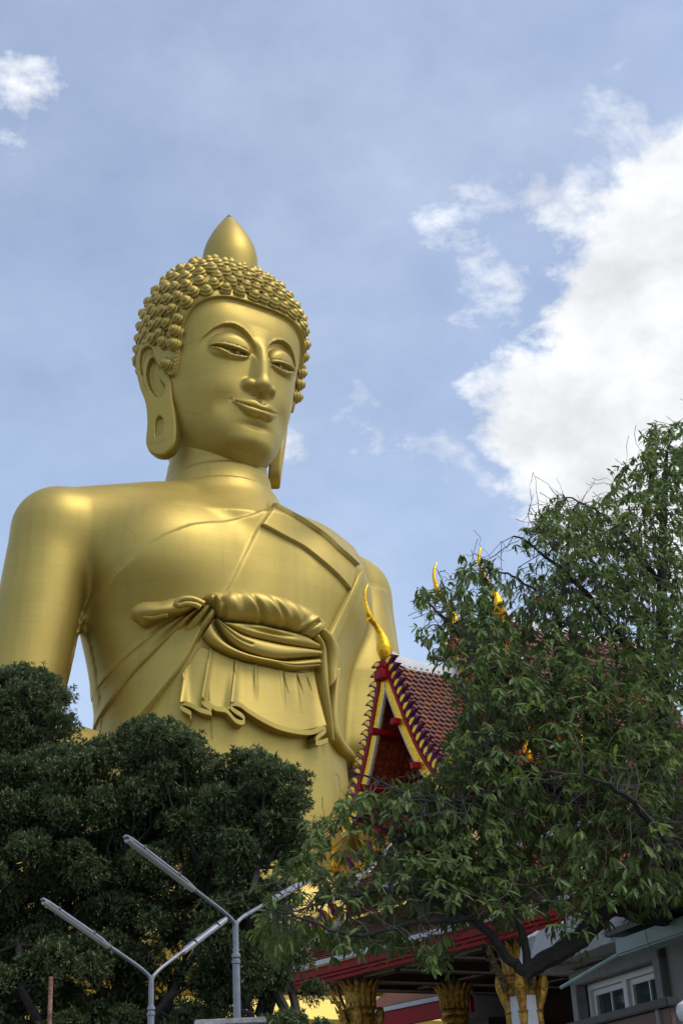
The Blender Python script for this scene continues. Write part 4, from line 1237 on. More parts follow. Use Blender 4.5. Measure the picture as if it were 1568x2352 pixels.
def gable(y0, y1, zt, hw, drop, full, nteeth, tiles_part):
    pts = smooth_poly(barge_pts(zt, hw, drop), 5)
    for s in (-1, 1):
        # tiled slope built of short planes that follow the concave line
        seg = resample(pts, 8)
        for i in range(len(seg) - 1):
            a = seg[i + 1]; b = seg[i]
            v = Vector(((b[0] - a[0]) * s, 0, b[1] - a[1])); l = v.length; v.normalize()
            u = Vector((0, 1, 0)) if s > 0 else Vector((0, -1, 0))
            yst = y0 + 0.12 if s > 0 else y1
            p0 = Vector((GC + a[0] * s, yst, a[1]))
            n = u.cross(v).normalized()
            w = y1 - y0 - 0.12
            roof_plane(p0, u, v, w, l, 'roof_deck')
            if s > 0:
                put_tiles(lay_tiles(p0, u, v, w, l + 0.02, 0.19, 0.15, 0, rt), tiles_part)
        # bargeboard
        off = []
        for i in range(len(pts)):
            t = pts[min(i + 1, len(pts) - 1)] - pts[max(i - 1, 0)]; t /= np.linalg.norm(t)
            off.append((-t[1] * -1.0, t[0] * -1.0))
        off = np.array(off)       # points inward (down and in)
        inn = pts + off * np.array([-1, 1]) * 0.0
        outn = np.stack([-(np.gradient(pts[:, 1])), np.gradient(pts[:, 0])], 1); outn /= np.linalg.norm(outn, axis=1)[:, None]
        def band(name, mat, d0, d1, ya, yb):
            mb = MB(); m = len(pts)
            V = []
            for i in range(m):
                for (dd, y) in ((d0, ya), (d1, ya), (d1, yb), (d0, yb)):
                    q = pts[i] + outn[i] * dd
                    V.append((GC + s * max(q[0], 0.0), y, q[1]))
            F = [(i * 4 + k, i * 4 + (k + 1) % 4, (i + 1) * 4 + (k + 1) % 4, (i + 1) * 4 + k) for i in range(m - 1) for k in range(4)]
            F += [(0, 1, 2, 3), ((m - 1) * 4 + 3, (m - 1) * 4 + 2, (m - 1) * 4 + 1, (m - 1) * 4)]
            mb.add(V, F); return mb.build(name, mat, hall)
        band('bargeboard', M_TGOLD, -0.27, -0.02, y0 - 0.06, y0 + 0.06)
        band('barge_rail', M_RED, -0.02, 0.08, y0 - 0.09, y0 + 0.10)
        band('barge_trim', M_EDGE, -0.29, -0.27, y0 - 0.07, y0 + 0.0)
        band('verge_cap', M_EDGE, 0.02, 0.06, y0 + 0.105, y0 + 0.20)
        tp = resample(pts + outn * 0.07, nteeth + 2)
        for k in range(1, nteeth + 1):
            t = tp[k + 1] - tp[k - 1]; t /= np.linalg.norm(t)
            nrm = np.array([-t[1], t[0]]); nrm = nrm if nrm[1] > 0 else -nrm
            put_tooth((GC + s * tp[k][0], y0, tp[k][1]), (-t[0] * s, 0, -t[1]), (nrm[0] * s if nrm[0] * 1 > 0 else -nrm[0] * s, 0, nrm[1]), 1.12)
        flame_finial((GC + s * (hw - 0.05), y0, zt - drop - 0.35), (s, 0, 0), 0.75)
    # ridge
    mb = MB()
    ys = np.linspace(y0 + 0.1, y1, 14)
    V = []
    for y in ys:
        c = 0.28 * max(0, 1 - (y - y0) / 1.1) ** 2
        for dx, dz in ((-0.13, -0.24), (-0.10, 0.02), (-0.05, 0.09), (0.05, 0.09), (0.10, 0.02), (0.13, -0.24)):
            V.append((GC + dx, y, zt + c + dz))
    F = [(i * 6 + k, i * 6 + k + 1, (i + 1) * 6 + k + 1, (i + 1) * 6 + k) for i in range(13) for k in range(5)] + [(5, 4, 3, 2, 1, 0), tuple(78 + k for k in range(6))]
    mb.add(V, F); mb.build('ridge_cap', M_WHITE, hall, smooth=True)
    # horn finial: bulb, beak and slender horn leaning forward over the gable
    mb = MB()
    path = [(0.12, -0.05, 0.10), (0.06, 0.12, 0.17), (0.02, 0.32, 0.205), (0.0, 0.52, 0.175), (-0.06, 0.72, 0.115), (-0.18, 0.93, 0.085), (-0.34, 1.10, 0.085), (-0.42, 1.25, 0.085), (-0.47, 1.45, 0.062), (-0.50, 1.65, 0.05), (-0.47, 1.85, 0.042), (-0.40, 2.0, 0.035), (-0.36, 2.08, 0.012)]
    pp2 = smooth_poly(path, 4)
    mb.tube([(GC, y0 - 0.02 + a, zt - 0.02 + b) for a, b, r in pp2], [r for a, b, r in pp2], 8)
    mb.tube([(GC, y0 - 0.40, zt + 1.08), (GC, y0 - 0.50, zt + 1.0), (GC, y0 - 0.48, zt + 0.86)], [0.07, 0.05, 0.01], 6)
    mb.build('horn_finial', M_TGOLD, hall, smooth=True, angle=1.0)
    mb = MB(); mb.box((GC, y0 - 0.02, zt - 0.42), (0.34, 0.5, 0.26)); mb.build('ridge_beam_end', M_RED, hall, bevel=0.02)
    if full:
        yp = y0 + 1.35
        inp = pts[::3]
        poly = [(-a, b - 0.05) for a, b in inp[::-1]] + [(a, b - 0.05) for a, b in inp[1:]]
        mb = MB(); mb.prism([(GC + a, b) for a, b in poly], lambda u, v, t: (u, t, v), yp, yp + 0.12); mb.build('gable_wall', M_BEAM, hall)
        # gilded carving: scrolls standing proud of the wall
        zb_ = zt - drop; rc = random.Random(8)
        mb = MB()
        for r_ in range(9):
            zz = zb_ + 0.15 + r_ * 0.30
            half = np.interp(zz, [p[1] for p in pts[::-1]], [p[0] for p in pts[::-1]]) - 0.22
            k = 0
            xx = -half
            while xx < half:
                c0_ = Vector((GC + xx, yp - 0.05, zz)); sgn = 1 if xx > 0 else -1
                sp = [(c0_.x + sgn * (0.11 * (1 - t) * math.cos(6.5 * t + r_)), c0_.y - 0.05 * t, c0_.z + 0.14 * t + 0.10 * (1 - t) * math.sin(6.5 * t + r_)) for t in np.linspace(0, 1, 9)]
                mb.tube(sp, [0.045 * (1 - 0.7 * t) for t in np.linspace(0, 1, 9)], 5)
                mb.tube([(c0_.x, c0_.y - 0.02, c0_.z - 0.08), (c0_.x + 0.03 * sgn, c0_.y - 0.09, c0_.z + 0.08), (c0_.x, c0_.y - 0.05, c0_.z + 0.22)], [0.05, 0.045, 0.008], 5)
                xx += 0.21
        mb.build('pediment_carving', M_PGOLD, hall, smooth=True)
        mb = MB(); mb.box((GC, yp - 0.12, zb_ + 0.05), (hw * 1.9, 0.30, 0.16)); mb.build('pediment_sill', M_OGOLD, hall, bevel=0.02)
        # purlins running back from the bargeboards
        for s in (-1, 1):
            for f in (0.06, 0.40, 0.72):
                i = int(f * (len(pts) - 1)); q = pts[i] - np.array([0.20, 0.16])
                mb = MB(); mb.box((GC + s * max(q[0], 0.0), y0 + 0.55, q[1]), (0.17, 1.6, 0.17)); mb.build('purlin', M_RED, hall, bevel=0.02)
            # patterned soffit boards, raised lozenges between the purlins
            for f0, f1 in ((0.08, 0.38), (0.43, 0.69), (0.75, 0.97)):
                i0, i1 = int(f0 * (len(pts) - 1)), int(f1 * (len(pts) - 1))
                a = pts[i0] - np.array([0.09, 0.05]); b = pts[i1] - np.array([0.09, 0.05])
                d = b - a; L_ = np.linalg.norm(d); d /= L_; n = np.array([-d[1], d[0]]); n = n if n[1] < 0 else -n
                mb = MB(); nr = max(2, int(L_ / 0.17))
                for r_ in range(nr):
                    for c_ in range(6):
                        cx = a + d * (r_ + 0.5) / nr * L_
                        yy_ = y0 + 0.18 + c_ * 0.20
                        def q3(du, dv, dn):
                            w_ = cx + d * du + n * dn
                            return (GC + s * w_[0], yy_ + dv, w_[1])
                        mb.add([q3(-0.075, 0, 0.015), q3(0, -0.085, 0.015), q3(0.075, 0, 0.015), q3(0, 0.085, 0.015), q3(0, 0, 0.04)], [(0, 1, 4), (1, 2, 4), (2, 3, 4), (3, 0, 4)])
                mb.build('soffit_pattern', M_DRED, hall)


gable(0.0, 3.2, 13.60, 2.10, 3.75, True, 16, True)
gable(2.35, 4.9, 14.65, 2.25, 4.0, False, 12, False)
gable(4.0, 9.5, 15.45, 2.4, 4.3, False, 12, False)
# wall and posts under the cross gable, transverse ridge
mb = MB(); mb.box((GC, 3.2, 9.2), (3.6, 2.4, 2.2)); mb.build('upper_wall', M_BEAM, hall)
for x in (GC - 1.5, GC - 0.55, GC + 0.55, GC + 1.5):
    mb = MB(); mb.box((x, 1.15, 8.85), (0.24, 0.24, 1.9)); mb.lathe([(0.13, 0), (0.17, 0.1), (0.15, 0.22), (0.2, 0.42), (0.26, 0.5)], 10, (x, 1.15, 9.35)); mb.build('gilt_post', M_PGOLD, hall)
mb = MB(); mb.box((GC, 0.9, 9.72), (4.3, 0.5, 0.30)); mb.build('red_beam', M_RED, hall, bevel=0.02)
mb = MB(); mb.box((TX / 2, 4.1, 10.35), (TX - 0.4, 0.3, 0.3)); mb.build('ridge_cap', M_WHITE, hall, bevel=0.04)
mb = MB(); mb.box((TX / 2, 6.2, 8.6), (TX - 1.2, 3.9, 3.2)); mb.build('roof_core', M_DRED, hall)
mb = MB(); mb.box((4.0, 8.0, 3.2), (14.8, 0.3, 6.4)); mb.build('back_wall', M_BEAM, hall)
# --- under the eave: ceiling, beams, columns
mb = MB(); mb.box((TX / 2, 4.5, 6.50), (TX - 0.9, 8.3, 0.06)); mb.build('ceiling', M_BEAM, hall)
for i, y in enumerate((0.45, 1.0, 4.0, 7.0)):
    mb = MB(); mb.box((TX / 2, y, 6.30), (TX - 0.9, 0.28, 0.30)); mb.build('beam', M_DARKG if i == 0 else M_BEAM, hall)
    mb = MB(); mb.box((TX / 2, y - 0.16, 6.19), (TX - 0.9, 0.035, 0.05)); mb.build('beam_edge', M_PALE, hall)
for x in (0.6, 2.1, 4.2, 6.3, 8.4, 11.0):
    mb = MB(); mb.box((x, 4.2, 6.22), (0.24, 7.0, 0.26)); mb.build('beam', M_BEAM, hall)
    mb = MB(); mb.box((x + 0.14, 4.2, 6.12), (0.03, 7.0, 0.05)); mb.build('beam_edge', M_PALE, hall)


def column(x, y, top):
    mb = MB()
    poly = [(-0.26, -0.14), (-0.14, -0.26), (0.14, -0.26), (0.26, -0.14), (0.26, 0.14), (0.14, 0.26), (-0.14, 0.26), (-0.26, 0.14)]
    lo = [(x + a * 1.12, y + b * 1.12, 0) for a, b in poly]; hi = [(x + a, y + b, top - 0.5) for a, b in poly]
    mb.add(lo + hi, [tuple(range(8))[::-1], tuple(range(8, 16))] + [(i, (i + 1) % 8, 8 + (i + 1) % 8, 8 + i) for i in range(8)])
    mb.build('column', M_SHAFT, hall)
    # lotus capital: collar rings and two whorls of upright petals
    mb = MB()
    mb.lathe([(0.30, -1.20), (0.36, -1.14), (0.32, -1.06), (0.34, -1.0), (0.40, -0.95), (0.34, -0.88), (0.36, -0.80), (0.42, -0.76), (0.37, -0.70)], 16, (x, y, top))
    mb.build('collar', M_OGOLD, hall, smooth=True)
    for ring, (n, r0, z0, hgt, fl) in enumerate(((16, 0.36, -0.72, 0.66, 0.24), (16, 0.30, -0.70, 0.80, 0.36))):
        mb = MB()
        for k in range(n):
            t = 2 * math.pi * (k + 0.5 * ring) / n
            er = Vector((math.cos(t), math.sin(t), 0)); et = Vector((-math.sin(t), math.cos(t), 0))
            V = []; prof_ = [(0, 0.0, 0.055), (0.25, 0.02, 0.075), (0.5, 0.10, 0.085), (0.75, 0.35, 0.075), (0.9, 0.65, 0.045), (1.0, 1.0, 0.004)]
            for a, b, w in prof_:
                c = Vector((x, y, top + z0 + hgt * a)) + er * (r0 + fl * b)
                V += [c - et * w, c + er * 0.035, c + et * w]
            m = len(prof_)
            F = [(i * 3 + j, i * 3 + j + 1, (i + 1) * 3 + j + 1, (i + 1) * 3 + j) for i in range(m - 1) for j in range(2)]
            mb.add(V, F)
        mb.build('capital_petals', M_OGOLD if ring == 0 else M_DARKG, hall)
    mb = MB(); mb.lathe([(0.28, -0.7), (0.34, -0.4), (0.46, -0.12), (0.5, 0.0)], 16, (x, y, top)); mb.build('capital_core', M_DARKG, hall, smooth=True)


for (x, y) in ((2.1, 1.0), (8.4, 1.0), (2.1, 4.0), (8.4, 4.0), (11.0, 4.0)):
    column(x, y, 6.22)
# naga brackets from the columns up to the eave
for (x, y) in ((2.1, 1.0), (8.4, 1.0)):
    for dx, dy in ((-0.95, -0.25), (0.0, -0.85), (0.95, -0.25)) if x > 5 else ((-1.05, -0.2), (-0.3, -0.85)):
        P_ = [(0.40, -1.1, 0.05), (0.44, -0.95, 0.06), (0.52, -0.75, 0.055), (0.66, -0.5, 0.05), (0.76, -0.25, 0.045), (0.80, -0.05, 0.04), (0.86, 0.06, 0.035)]
        sp = smooth_poly(P_, 4); l = math.hypot(dx, dy); ex, ey = dx / l, dy / l
        mb = MB(); mb.tube([(x + ex * a * 1.05, y + ey * a * 1.05, 6.22 + b) for a, b, r in sp], [r for a, b, r in sp], 7)
        for k in range(3, len(sp) - 3, 4):
            a, b, r = sp[k]
            mb.tube([(x + ex * a * 1.05, y + ey * a * 1.05, 6.22 + b), (x + ex * (a + 0.13), y + ey * (a + 0.13), 6.22 + b - 0.02), (x + ex * (a + 0.20), y + ey * (a + 0.20), 6.22 + b + 0.12)], [0.06, 0.045, 0.006], 5)
        mb.build('naga_bracket', M_DARKG if x > 5 else M_OGOLD, hall, smooth=True)
    # gilded scrolls hugging the shaft below the capital, ending in drops
    for t in (0, 1, 2, 3):
        ca, sa_ = math.cos(t * math.pi / 2 + 0.785), math.sin(t * math.pi / 2 + 0.785)
        P_ = [(0.50, -0.75, 0.07), (0.46, -0.95, 0.13), (0.40, -1.2, 0.12), (0.34, -1.45, 0.085), (0.31, -1.62, 0.10), (0.33, -1.80, 0.075), (0.30, -1.98, 0.055), (0.36, -2.08, 0.03), (0.42, -2.04, 0.012)]
        sp = smooth_poly(P_, 4)
        mb = MB(); mb.tube([(x + ca * a, y + sa_ * a, 6.22 + b) for a, b, r in sp], [r for a, b, r in sp], 8)
        mb.lathe([(0.10, -0.03), (0.125, 0), (0.10, 0.03)], 10, (x + ca * 0.32, y + sa_ * 0.32, 6.22 - 1.54))
        mb.build('gilt_scroll', M_OGOLD, hall, smooth=True)

# --- pigeon on the ridge
mb = MB()
wp = hall.matrix_basis @ Vector((GC, 1.75, 13.78))
M_BIRD = material('pigeon_grey', (0.035, 0.033, 0.035), 0.6, 0, 0.3, 30)
bird = thing('pigeon', tuple(wp), 'small dark pigeon perched on the white roof ridge', 'bird', math.radians(200))
sp = [(-0.19, 0, 0.07, 0.018), (-0.13, 0, 0.085, 0.03), (-0.05, 0, 0.10, 0.06), (0.03, 0, 0.125, 0.07), (0.09, 0, 0.165, 0.055), (0.12, 0, 0.205, 0.036), (0.135, 0, 0.235, 0.038), (0.155, 0, 0.24, 0.03), (0.18, 0, 0.235, 0.008)]
mb.tube([s[:3] for s in smooth_poly(sp, 3)], [s[3] for s in smooth_poly(sp, 3)], 8)
mb.build('body', M_BIRD, bird, smooth=True)
for s in (-1, 1):
    mb = MB(); mb.tube([(0.01, s * 0.025, 0.08), (0.015, s * 0.028, 0.0)], 0.006, 5); mb.build('leg', M_BIRD, bird)
    mb = MB(); mb.prism([(-0.20, 0.08), (-0.05, 0.06), (0.08, 0.12), (0.06, 0.17), (-0.03, 0.16)], lambda u, v, t: (u, t, v), s * 0.055, s * 0.075); mb.build('wing', M_BIRD, bird)

# ------------------------------------------------------------------ low gallery seen under the eave
gal = thing('gallery_building', tuple(hall.matrix_basis @ Vector((-3.6, 5.0, 0))), 'low gallery with tiled roof and red fascia seen under the temple eave', 'building', math.atan2(-0.822, 0.569))
mb = MB(); mb.box((2.6, 1.6, 2.7), (5.0, 2.0, 5.4)); mb.build('wall', M_BEAM, gal)
mb = MB(); mb.hexa([(0, 0.0, 6.05), (5.2, 0.0, 6.05), (5.2, 2.4, 7.6), (0, 2.4, 7.6), (0, 0.0, 6.12), (5.2, 0.0, 6.12), (5.2, 2.4, 7.67), (0, 2.4, 7.67)]); mb.build('roof', M_TILE, gal)
mb = MB(); mb.box((2.6, 0.02, 5.72), (5.2, 0.12, 0.46)); mb.build('red_fascia', M_RED, gal, bevel=0.02)
mb = MB(); mb.box((2.6, -0.02, 6.02), (5.25, 0.14, 0.12)); mb.build('eave_edging', M_EDGE, gal)
# ------------------------------------------------------------------ grey house at the lower right
M_STUCCO = material('grey_stucco', (0.26, 0.25, 0.24), 0.9, 0, 0.10, 1.5, 0.25, 40, stain=((0.14, 0.135, 0.13), 1.3, 0.56, 0.6))
M_CONC = material('weathered_concrete', (0.36, 0.355, 0.345), 0.9, 0, 0.2, 1.8, 0.35, 16, stain=((0.06, 0.06, 0.058), 1.6, 0.52, 0.85))
M_CONC2 = material('window_stone', (0.22, 0.215, 0.205), 0.9, 0, 0.15, 3, 0.25, 30, stain=((0.10, 0.10, 0.095), 4, 0.55, 0.7), stretch=(6, 1, 1))
M_FRAME = material('window_white', (0.62, 0.63, 0.63), 0.4, 0, 0.05, 3)
M_GUTTER = material('gutter_aqua', (0.26, 0.36, 0.35), 0.5, 0.1, 0.15, 3, 0.05, 12, stain=((0.24, 0.18, 0.12), 5, 0.60, 0.7))
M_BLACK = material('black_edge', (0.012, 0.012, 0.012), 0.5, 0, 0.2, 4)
M_SIGN = material('sign_brown', (0.10, 0.055, 0.045), 0.65, 0, 0.25, 2, 0.1, 20, stain=((0.20, 0.16, 0.13), 3, 0.6, 0.5))
M_GLASS = bpy.data.materials.new('window_glass'); M_GLASS.use_nodes = True
_b = M_GLASS.node_tree.nodes['Principled BSDF']; _b.inputs['Base Color'].default_value = (0.025, 0.045, 0.045, 1); _b.inputs['Roughness'].default_value = 0.04; _b.inputs['Specular IOR Level'].default_value = 0.9

HX = Vector((0.2927, -0.9562, 0)); HY = Vector((0.9562, 0.2927, 0))       # along the wall towards the camera / into the house
hc = at(1318, 2240, 18.0)
house = thing('grey_house', (hc.x, hc.y, 0), 'grey stucco house with flat concrete roof and white window at the right edge', 'house', math.atan2(HX.y, HX.x))


def hplane(px, py, y=0.0):
    """house coordinates of a picture position on the plane y (0 = the wall face)"""
    r = Vector(pix_dir(px, py)); o = Vector((hc.x, hc.y, 0)) + HY * y
    s = (o - Vector(CAM_POS)).dot(HY) / r.dot(HY)
    p = Vector(CAM_POS) + r * s
    return (p - Vector((hc.x, hc.y, 0))).dot(HX), p.z


hz = hc.z
wl = hplane(1325, 2272); wr = hplane(1522, 2222); wb = hplane(1500, 2352)
x0w, x1w, ztw = wl[0] + 0.1, wr[0], (wl[1] + wr[1]) / 2 + 0.16
zbw = ztw - 1.15
slabz = hplane(1300, 2215, -0.35)[1]
mb = MB()
top = slabz + 0.1
# wall with a real window opening
mb.box((x0w / 2, 1.5, top / 2), (x0w, 3.0, top)); mb.box(((x1w + 7) / 2, 1.5, top / 2), (7 - x1w, 3.0, top))
mb.box(((x0w + x1w) / 2, 1.5, (top + ztw) / 2), (x1w - x0w, 3.0, top - ztw)); mb.box(((x0w + x1w) / 2, 1.5, zbw / 2), (x1w - x0w, 3.0, zbw))
mb.build('wall', M_STUCCO, house)
mb = MB(); fw_ = 0.16
mb.box(((x0w + x1w) / 2, -0.03, ztw - fw_ / 2 + 0.05), (x1w - x0w + 0.2, 0.14, fw_)); mb.box((x0w - 0.02, -0.028, (ztw + zbw) / 2), (fw_, 0.13, ztw - zbw)); mb.box((x1w + 0.02, -0.028, (ztw + zbw) / 2), (fw_, 0.13, ztw - zbw))
mb.build('window_surround', M_CONC2, house, bevel=0.01)
wn = MB(); xi0, xi1, zi1, zi0 = x0w + 0.06, x1w - 0.06, ztw - 0.11, zbw + 0.05
wn.box(((xi0 + xi1) / 2, 0.10, zi1 - 0.035), (xi1 - xi0, 0.10, 0.07)); wn.box(((xi0 + xi1) / 2, 0.10, zi0 + 0.035), (xi1 - xi0, 0.10, 0.07))
for x in (xi0 + 0.035, xi1 - 0.035): wn.box((x, 0.102, (zi0 + zi1) / 2), (0.07, 0.10, zi1 - zi0))
wn.box(((xi0 + xi1) / 2, 0.095, (zi0 + zi1) / 2), (0.10, 0.10, zi1 - zi0 - 0.14))
win = wn.build('window_frame', M_FRAME, house, bevel=0.006)
mid = (xi0 + xi1) / 2
for a, b in ((xi0 + 0.07, mid - 0.05), (mid + 0.05, xi1 - 0.07)):
    mb = MB(); c_ = (a + b) / 2
    for x in (a + 0.03, b - 0.03): mb.box((x, 0.115, (zi0 + zi1) / 2), (0.06, 0.05, zi1 - zi0 - 0.15))
    mb.box((c_, 0.117, zi1 - 0.105), (b - a, 0.05, 0.06)); mb.box((c_, 0.117, zi0 + 0.105), (b - a, 0.05, 0.06)); mb.box((c_, 0.119, (zi0 + zi1) / 2), (0.022, 0.03, zi1 - zi0 - 0.2))
    mb.build('sash', M_FRAME, win)
    for p, q in ((a + 0.055, c_ - 0.01), (c_ + 0.01, b - 0.055)):
        mb = MB(); mb.box(((p + q) / 2, 0.13, (zi0 + zi1) / 2), (q - p, 0.012, zi1 - zi0 - 0.2)); mb.build('pane', M_GLASS, win)
mb = MB(); mb.box((mid, 1.2, (zi0 + zi1) / 2), (xi1 - xi0, 1.6, zi1 - zi0)); mb.build('dark_room_block', M_BLACK, house)  # solid black block standing in for the darkness of the unlit room
# flat roof slab with a rough edge
mb = MB(); rs = random.Random(4)
xs = np.linspace(-0.28, 7, 40); V = []
for x in xs:
    j = lambda a: rs.uniform(-a, a)
    V += [(x, -0.55 + j(.015), slabz + j(.01)), (x, -0.58 + j(.02), slabz + 0.12 + j(.015)), (x, -0.50 + j(.02), slabz + 0.42 + j(.03)), (x, -0.30, slabz + 0.50 + j(.02)), (x, 3.2, slabz + 0.62), (x, 3.2, slabz)]
n_ = 6
F = [(i * n_ + k, i * n_ + (k + 1) % n_, (i + 1) * n_ + (k + 1) % n_, (i + 1) * n_ + k) for i in range(len(xs) - 1) for k in range(n_)] + [tuple(range(n_))[::-1], tuple((len(xs) - 1) * n_ + k for k in range(n_))]
mb.add(V, F); mb.build('roof_slab', M_CONC, house)
mb = MB(); mb.box((3.4, 2.0, slabz + 0.66), (7.0, 2.4, 0.16)); mb.build('parapet', M_CONC, house, bevel=0.03)
g0 = hplane(1432, 2178, -0.72); g1 = hplane(1568, 2122, -0.72)
mb = MB(); mb.box((g0[0] + 2.2, -0.70, g0[1]), (4.4, 0.24, 0.16)); mb.build('gutter', M_GUTTER, house, bevel=0.02)
mb = MB(); mb.box((g0[0] + 2.15, -0.62, g0[1] + 0.16), (4.6, 0.45, 0.06)); mb.build('eave_sheet', M_BLACK, house)
pa = hplane(1288, 2268, -0.9); pb = hplane(1426, 2188, -0.78)
mb = MB(); mb.tube([(pa[0], -0.9, pa[1]), (pb[0], -0.78, pb[1])], 0.022, 8); mb.build('drain_pipe', M_GUTTER, house, smooth=True)

# sign board and newel in front of it
sa = at(1305, 2342, 14.0); sb_ = at(1545, 2336, 12.2)
d_ = (sb_ - sa); rz = math.atan2(d_.y, d_.x); wd = math.hypot(d_.x, d_.y)
sign = thing('sign_board', (sa.x, sa.y, 0), 'dark brown sign board with black top edge below the house window', 'sign', rz)
zt_ = (sa.z + sb_.z) / 2
mb = MB(); mb.box((wd * 0.5, 0, zt_ - 0.42), (wd, 0.05, 0.8)); mb.build('panel', M_SIGN, sign, bevel=0.008)
mb = MB(); mb.box((wd * 0.5, -0.01, zt_ + 0.02), (wd + 0.1, 0.12, 0.07)); mb.build('top_rail', M_BLACK, sign, bevel=0.01)
mb = MB(); mb.box((wd - 0.18, -0.035, zt_ - 0.42), (0.03, 0.03, 0.8)); mb.build('batten', M_CONC2, sign)
for x in (0.08, wd - 0.08):
    mb = MB(); mb.box((x, 0.05, zt_ / 2 - 0.2), (0.08, 0.06, zt_ - 0.4)); mb.build('post', M_BLACK, sign)
npos = at(1577, 2306, 11.0)
mb = MB(); mb.lathe([(0.05, 0), (0.05, npos.z - 0.34), (0.085, npos.z - 0.32), (0.085, npos.z - 0.27), (0.05, npos.z - 0.24), (0.045, npos.z - 0.12), (0.075, npos.z - 0.10), (0.09, npos.z - 0.05), (0.075, npos.z), (0.02, npos.z + 0.03)], 16)
o = mb.build('newel_post', M_WHITE, None, smooth=True); o.location = (npos.x, npos.y, 0)
tag(o, 'white turned post cut off by the right edge of the picture', 'post')

# ------------------------------------------------------------------ street lamps with two raised arms
M_GALV = material('galvanised_steel', (0.22, 0.24, 0.27), 0.5, 0.6, 0.18, 6, 0.05, 40, stain=((0.16, 0.17, 0.19), 5, 0.58, 0.6))
M_FIX = material('lamp_trough_white', (0.36, 0.36, 0.34), 0.5, 0, 0.10, 5, stain=((0.22, 0.21, 0.20), 6, 0.56, 0.6))
M_TUBE = material('lamp_tube_glass', (0.60, 0.60, 0.57), 0.25, 0, 0.05, 5)
M_CLIP = material('clip_black', (0.03, 0.03, 0.03), 0.5, 0, 0.2, 5)


def street_lamp(fork, tl, tr, label):
    t = thing('street_lamp', (fork.x, fork.y, 0), label, 'street lamp', 0, 'double street lamps')
    F_ = Vector((0, 0, fork.z))
    mb = MB(); mb.tube([(0, 0, 0), (0, 0, fork.z - 0.5)], 0.050, 12); mb.tube([(0, 0, fork.z - 0.62), (0, 0, fork.z + 0.0)], 0.04, 12); mb.build('pole', M_GALV, t, smooth=True)
    for z in (0.46, 0.54):
        mb = MB(); mb.lathe([(0.048, -0.03), (0.060, -0.02), (0.060, 0.02), (0.048, 0.03)], 14, (0, 0, fork.z - z)); mb.build('collar', M_GALV, t, smooth=True)
    for tip in (tl, tr):
        T_ = Vector((tip.x - fork.x, tip.y - fork.y, tip.z))
        d = (T_ - F_); L_ = d.length; d.normalize()
        hd = Vector((d.x, d.y, 0)).normalized(); side = hd.cross(Vector((0, 0, 1)))
        ctrl = [F_ + Vector((0, 0, -0.25)), F_ + Vector((0, 0, -0.05)) + hd * 0.02, F_ + d * 0.16 - Vector((0, 0, 0.01)), F_ + d * 0.4, F_ + d * (L_ * 0.42)]
        mb = MB(); mb.tube([tuple(p) for p in smooth_poly([tuple(c) for c in ctrl], 5)], 0.028, 10); mb.build('arm', M_GALV, t, smooth=True)
        up = side.cross(d).normalized()
        if up.z < 0: up = -up
        a = F_ + d * (L_ * 0.38); b = T_
        # trough: half-round hood with a tube below
        mb = MB(); V = []
        m = 12
        for i in range(m + 1):
            s = i / m; c = a + (b - a) * s
            w = 0.062 * (0.55 + 0.45 * min(1, s * 6)) * (1 if s < 0.96 else 0.75)
            for k in range(9):
                ang = math.pi * k / 8
                V.append(c + side * (math.cos(ang) * w) + up * (math.sin(ang) * w * 0.75))
        Fc = [(i * 9 + k, i * 9 + k + 1, (i + 1) * 9 + k + 1, (i + 1) * 9 + k) for i in range(m) for k in range(8)] + [(i * 9 + 8, i * 9, (i + 1) * 9, (i + 1) * 9 + 8) for i in range(m)] + [tuple(range(9))[::-1], tuple(m * 9 + k for k in range(9))]
        mb.add(V, Fc); hood = mb.build('lamp_hood', M_GALV, t, smooth=True)
        mb = MB(); V = []
        for i in range(m + 1):
            s = 0.03 + 0.94 * i / m; c = a + (b - a) * s
            for k in range(9):
                ang = math.pi + math.pi * k / 8
                V.append(c + side * (math.cos(ang) * 0.053) + up * (math.sin(ang) * 0.048 - 0.004))
        mb.add(V, Fc); mb.build('diffuser', M_FIX, t, smooth=True)
        for s in (0.28, 0.78):
            c = a + (b - a) * s; mb = MB()
            mb.tube([tuple(c + side * 0.066 + up * 0.0), tuple(c + side * 0.053 + up * 0.042), tuple(c + up * 0.055), tuple(c - side * 0.053 + up * 0.042), tuple(c - side * 0.066)], 0.012, 6); mb.build('clip', M_CLIP, hood)
    return t


f_ = at(348, 2240, 22.0); street_lamp(f_, at(97, 2066, 20.9), at(520, 2110, 23.1), 'lower grey street lamp with two raised arms, left of the other lamp')
f_ = at(541, 2115, 20.0); street_lamp(f_, at(288, 1922, 18.3), at(712, 2018, 21.7), 'taller grey street lamp whose right arm reaches into the tree')

# rusty pipe
M_RUST = material('rusty_steel', (0.20, 0.085, 0.05), 0.85, 0.2, 0.35, 9, 0.4, 40, second=(0.34, 0.20, 0.14), stain=((0.50, 0.46, 0.42), 4, 0.62, 0.8))
p_ = at(118, 2243, 12.0)
mb = MB(); mb.tube([(0.012, 0, 0), (0.006, 0, p_.z * 0.5), (0, 0, p_.z)], 0.018, 12)
o = mb.build('rusty_pipe', M_RUST, None, smooth=True); o.location = (p_.x, p_.y, 0); tag(o, 'thin upright rusty steel pipe at the lower left', 'pipe')

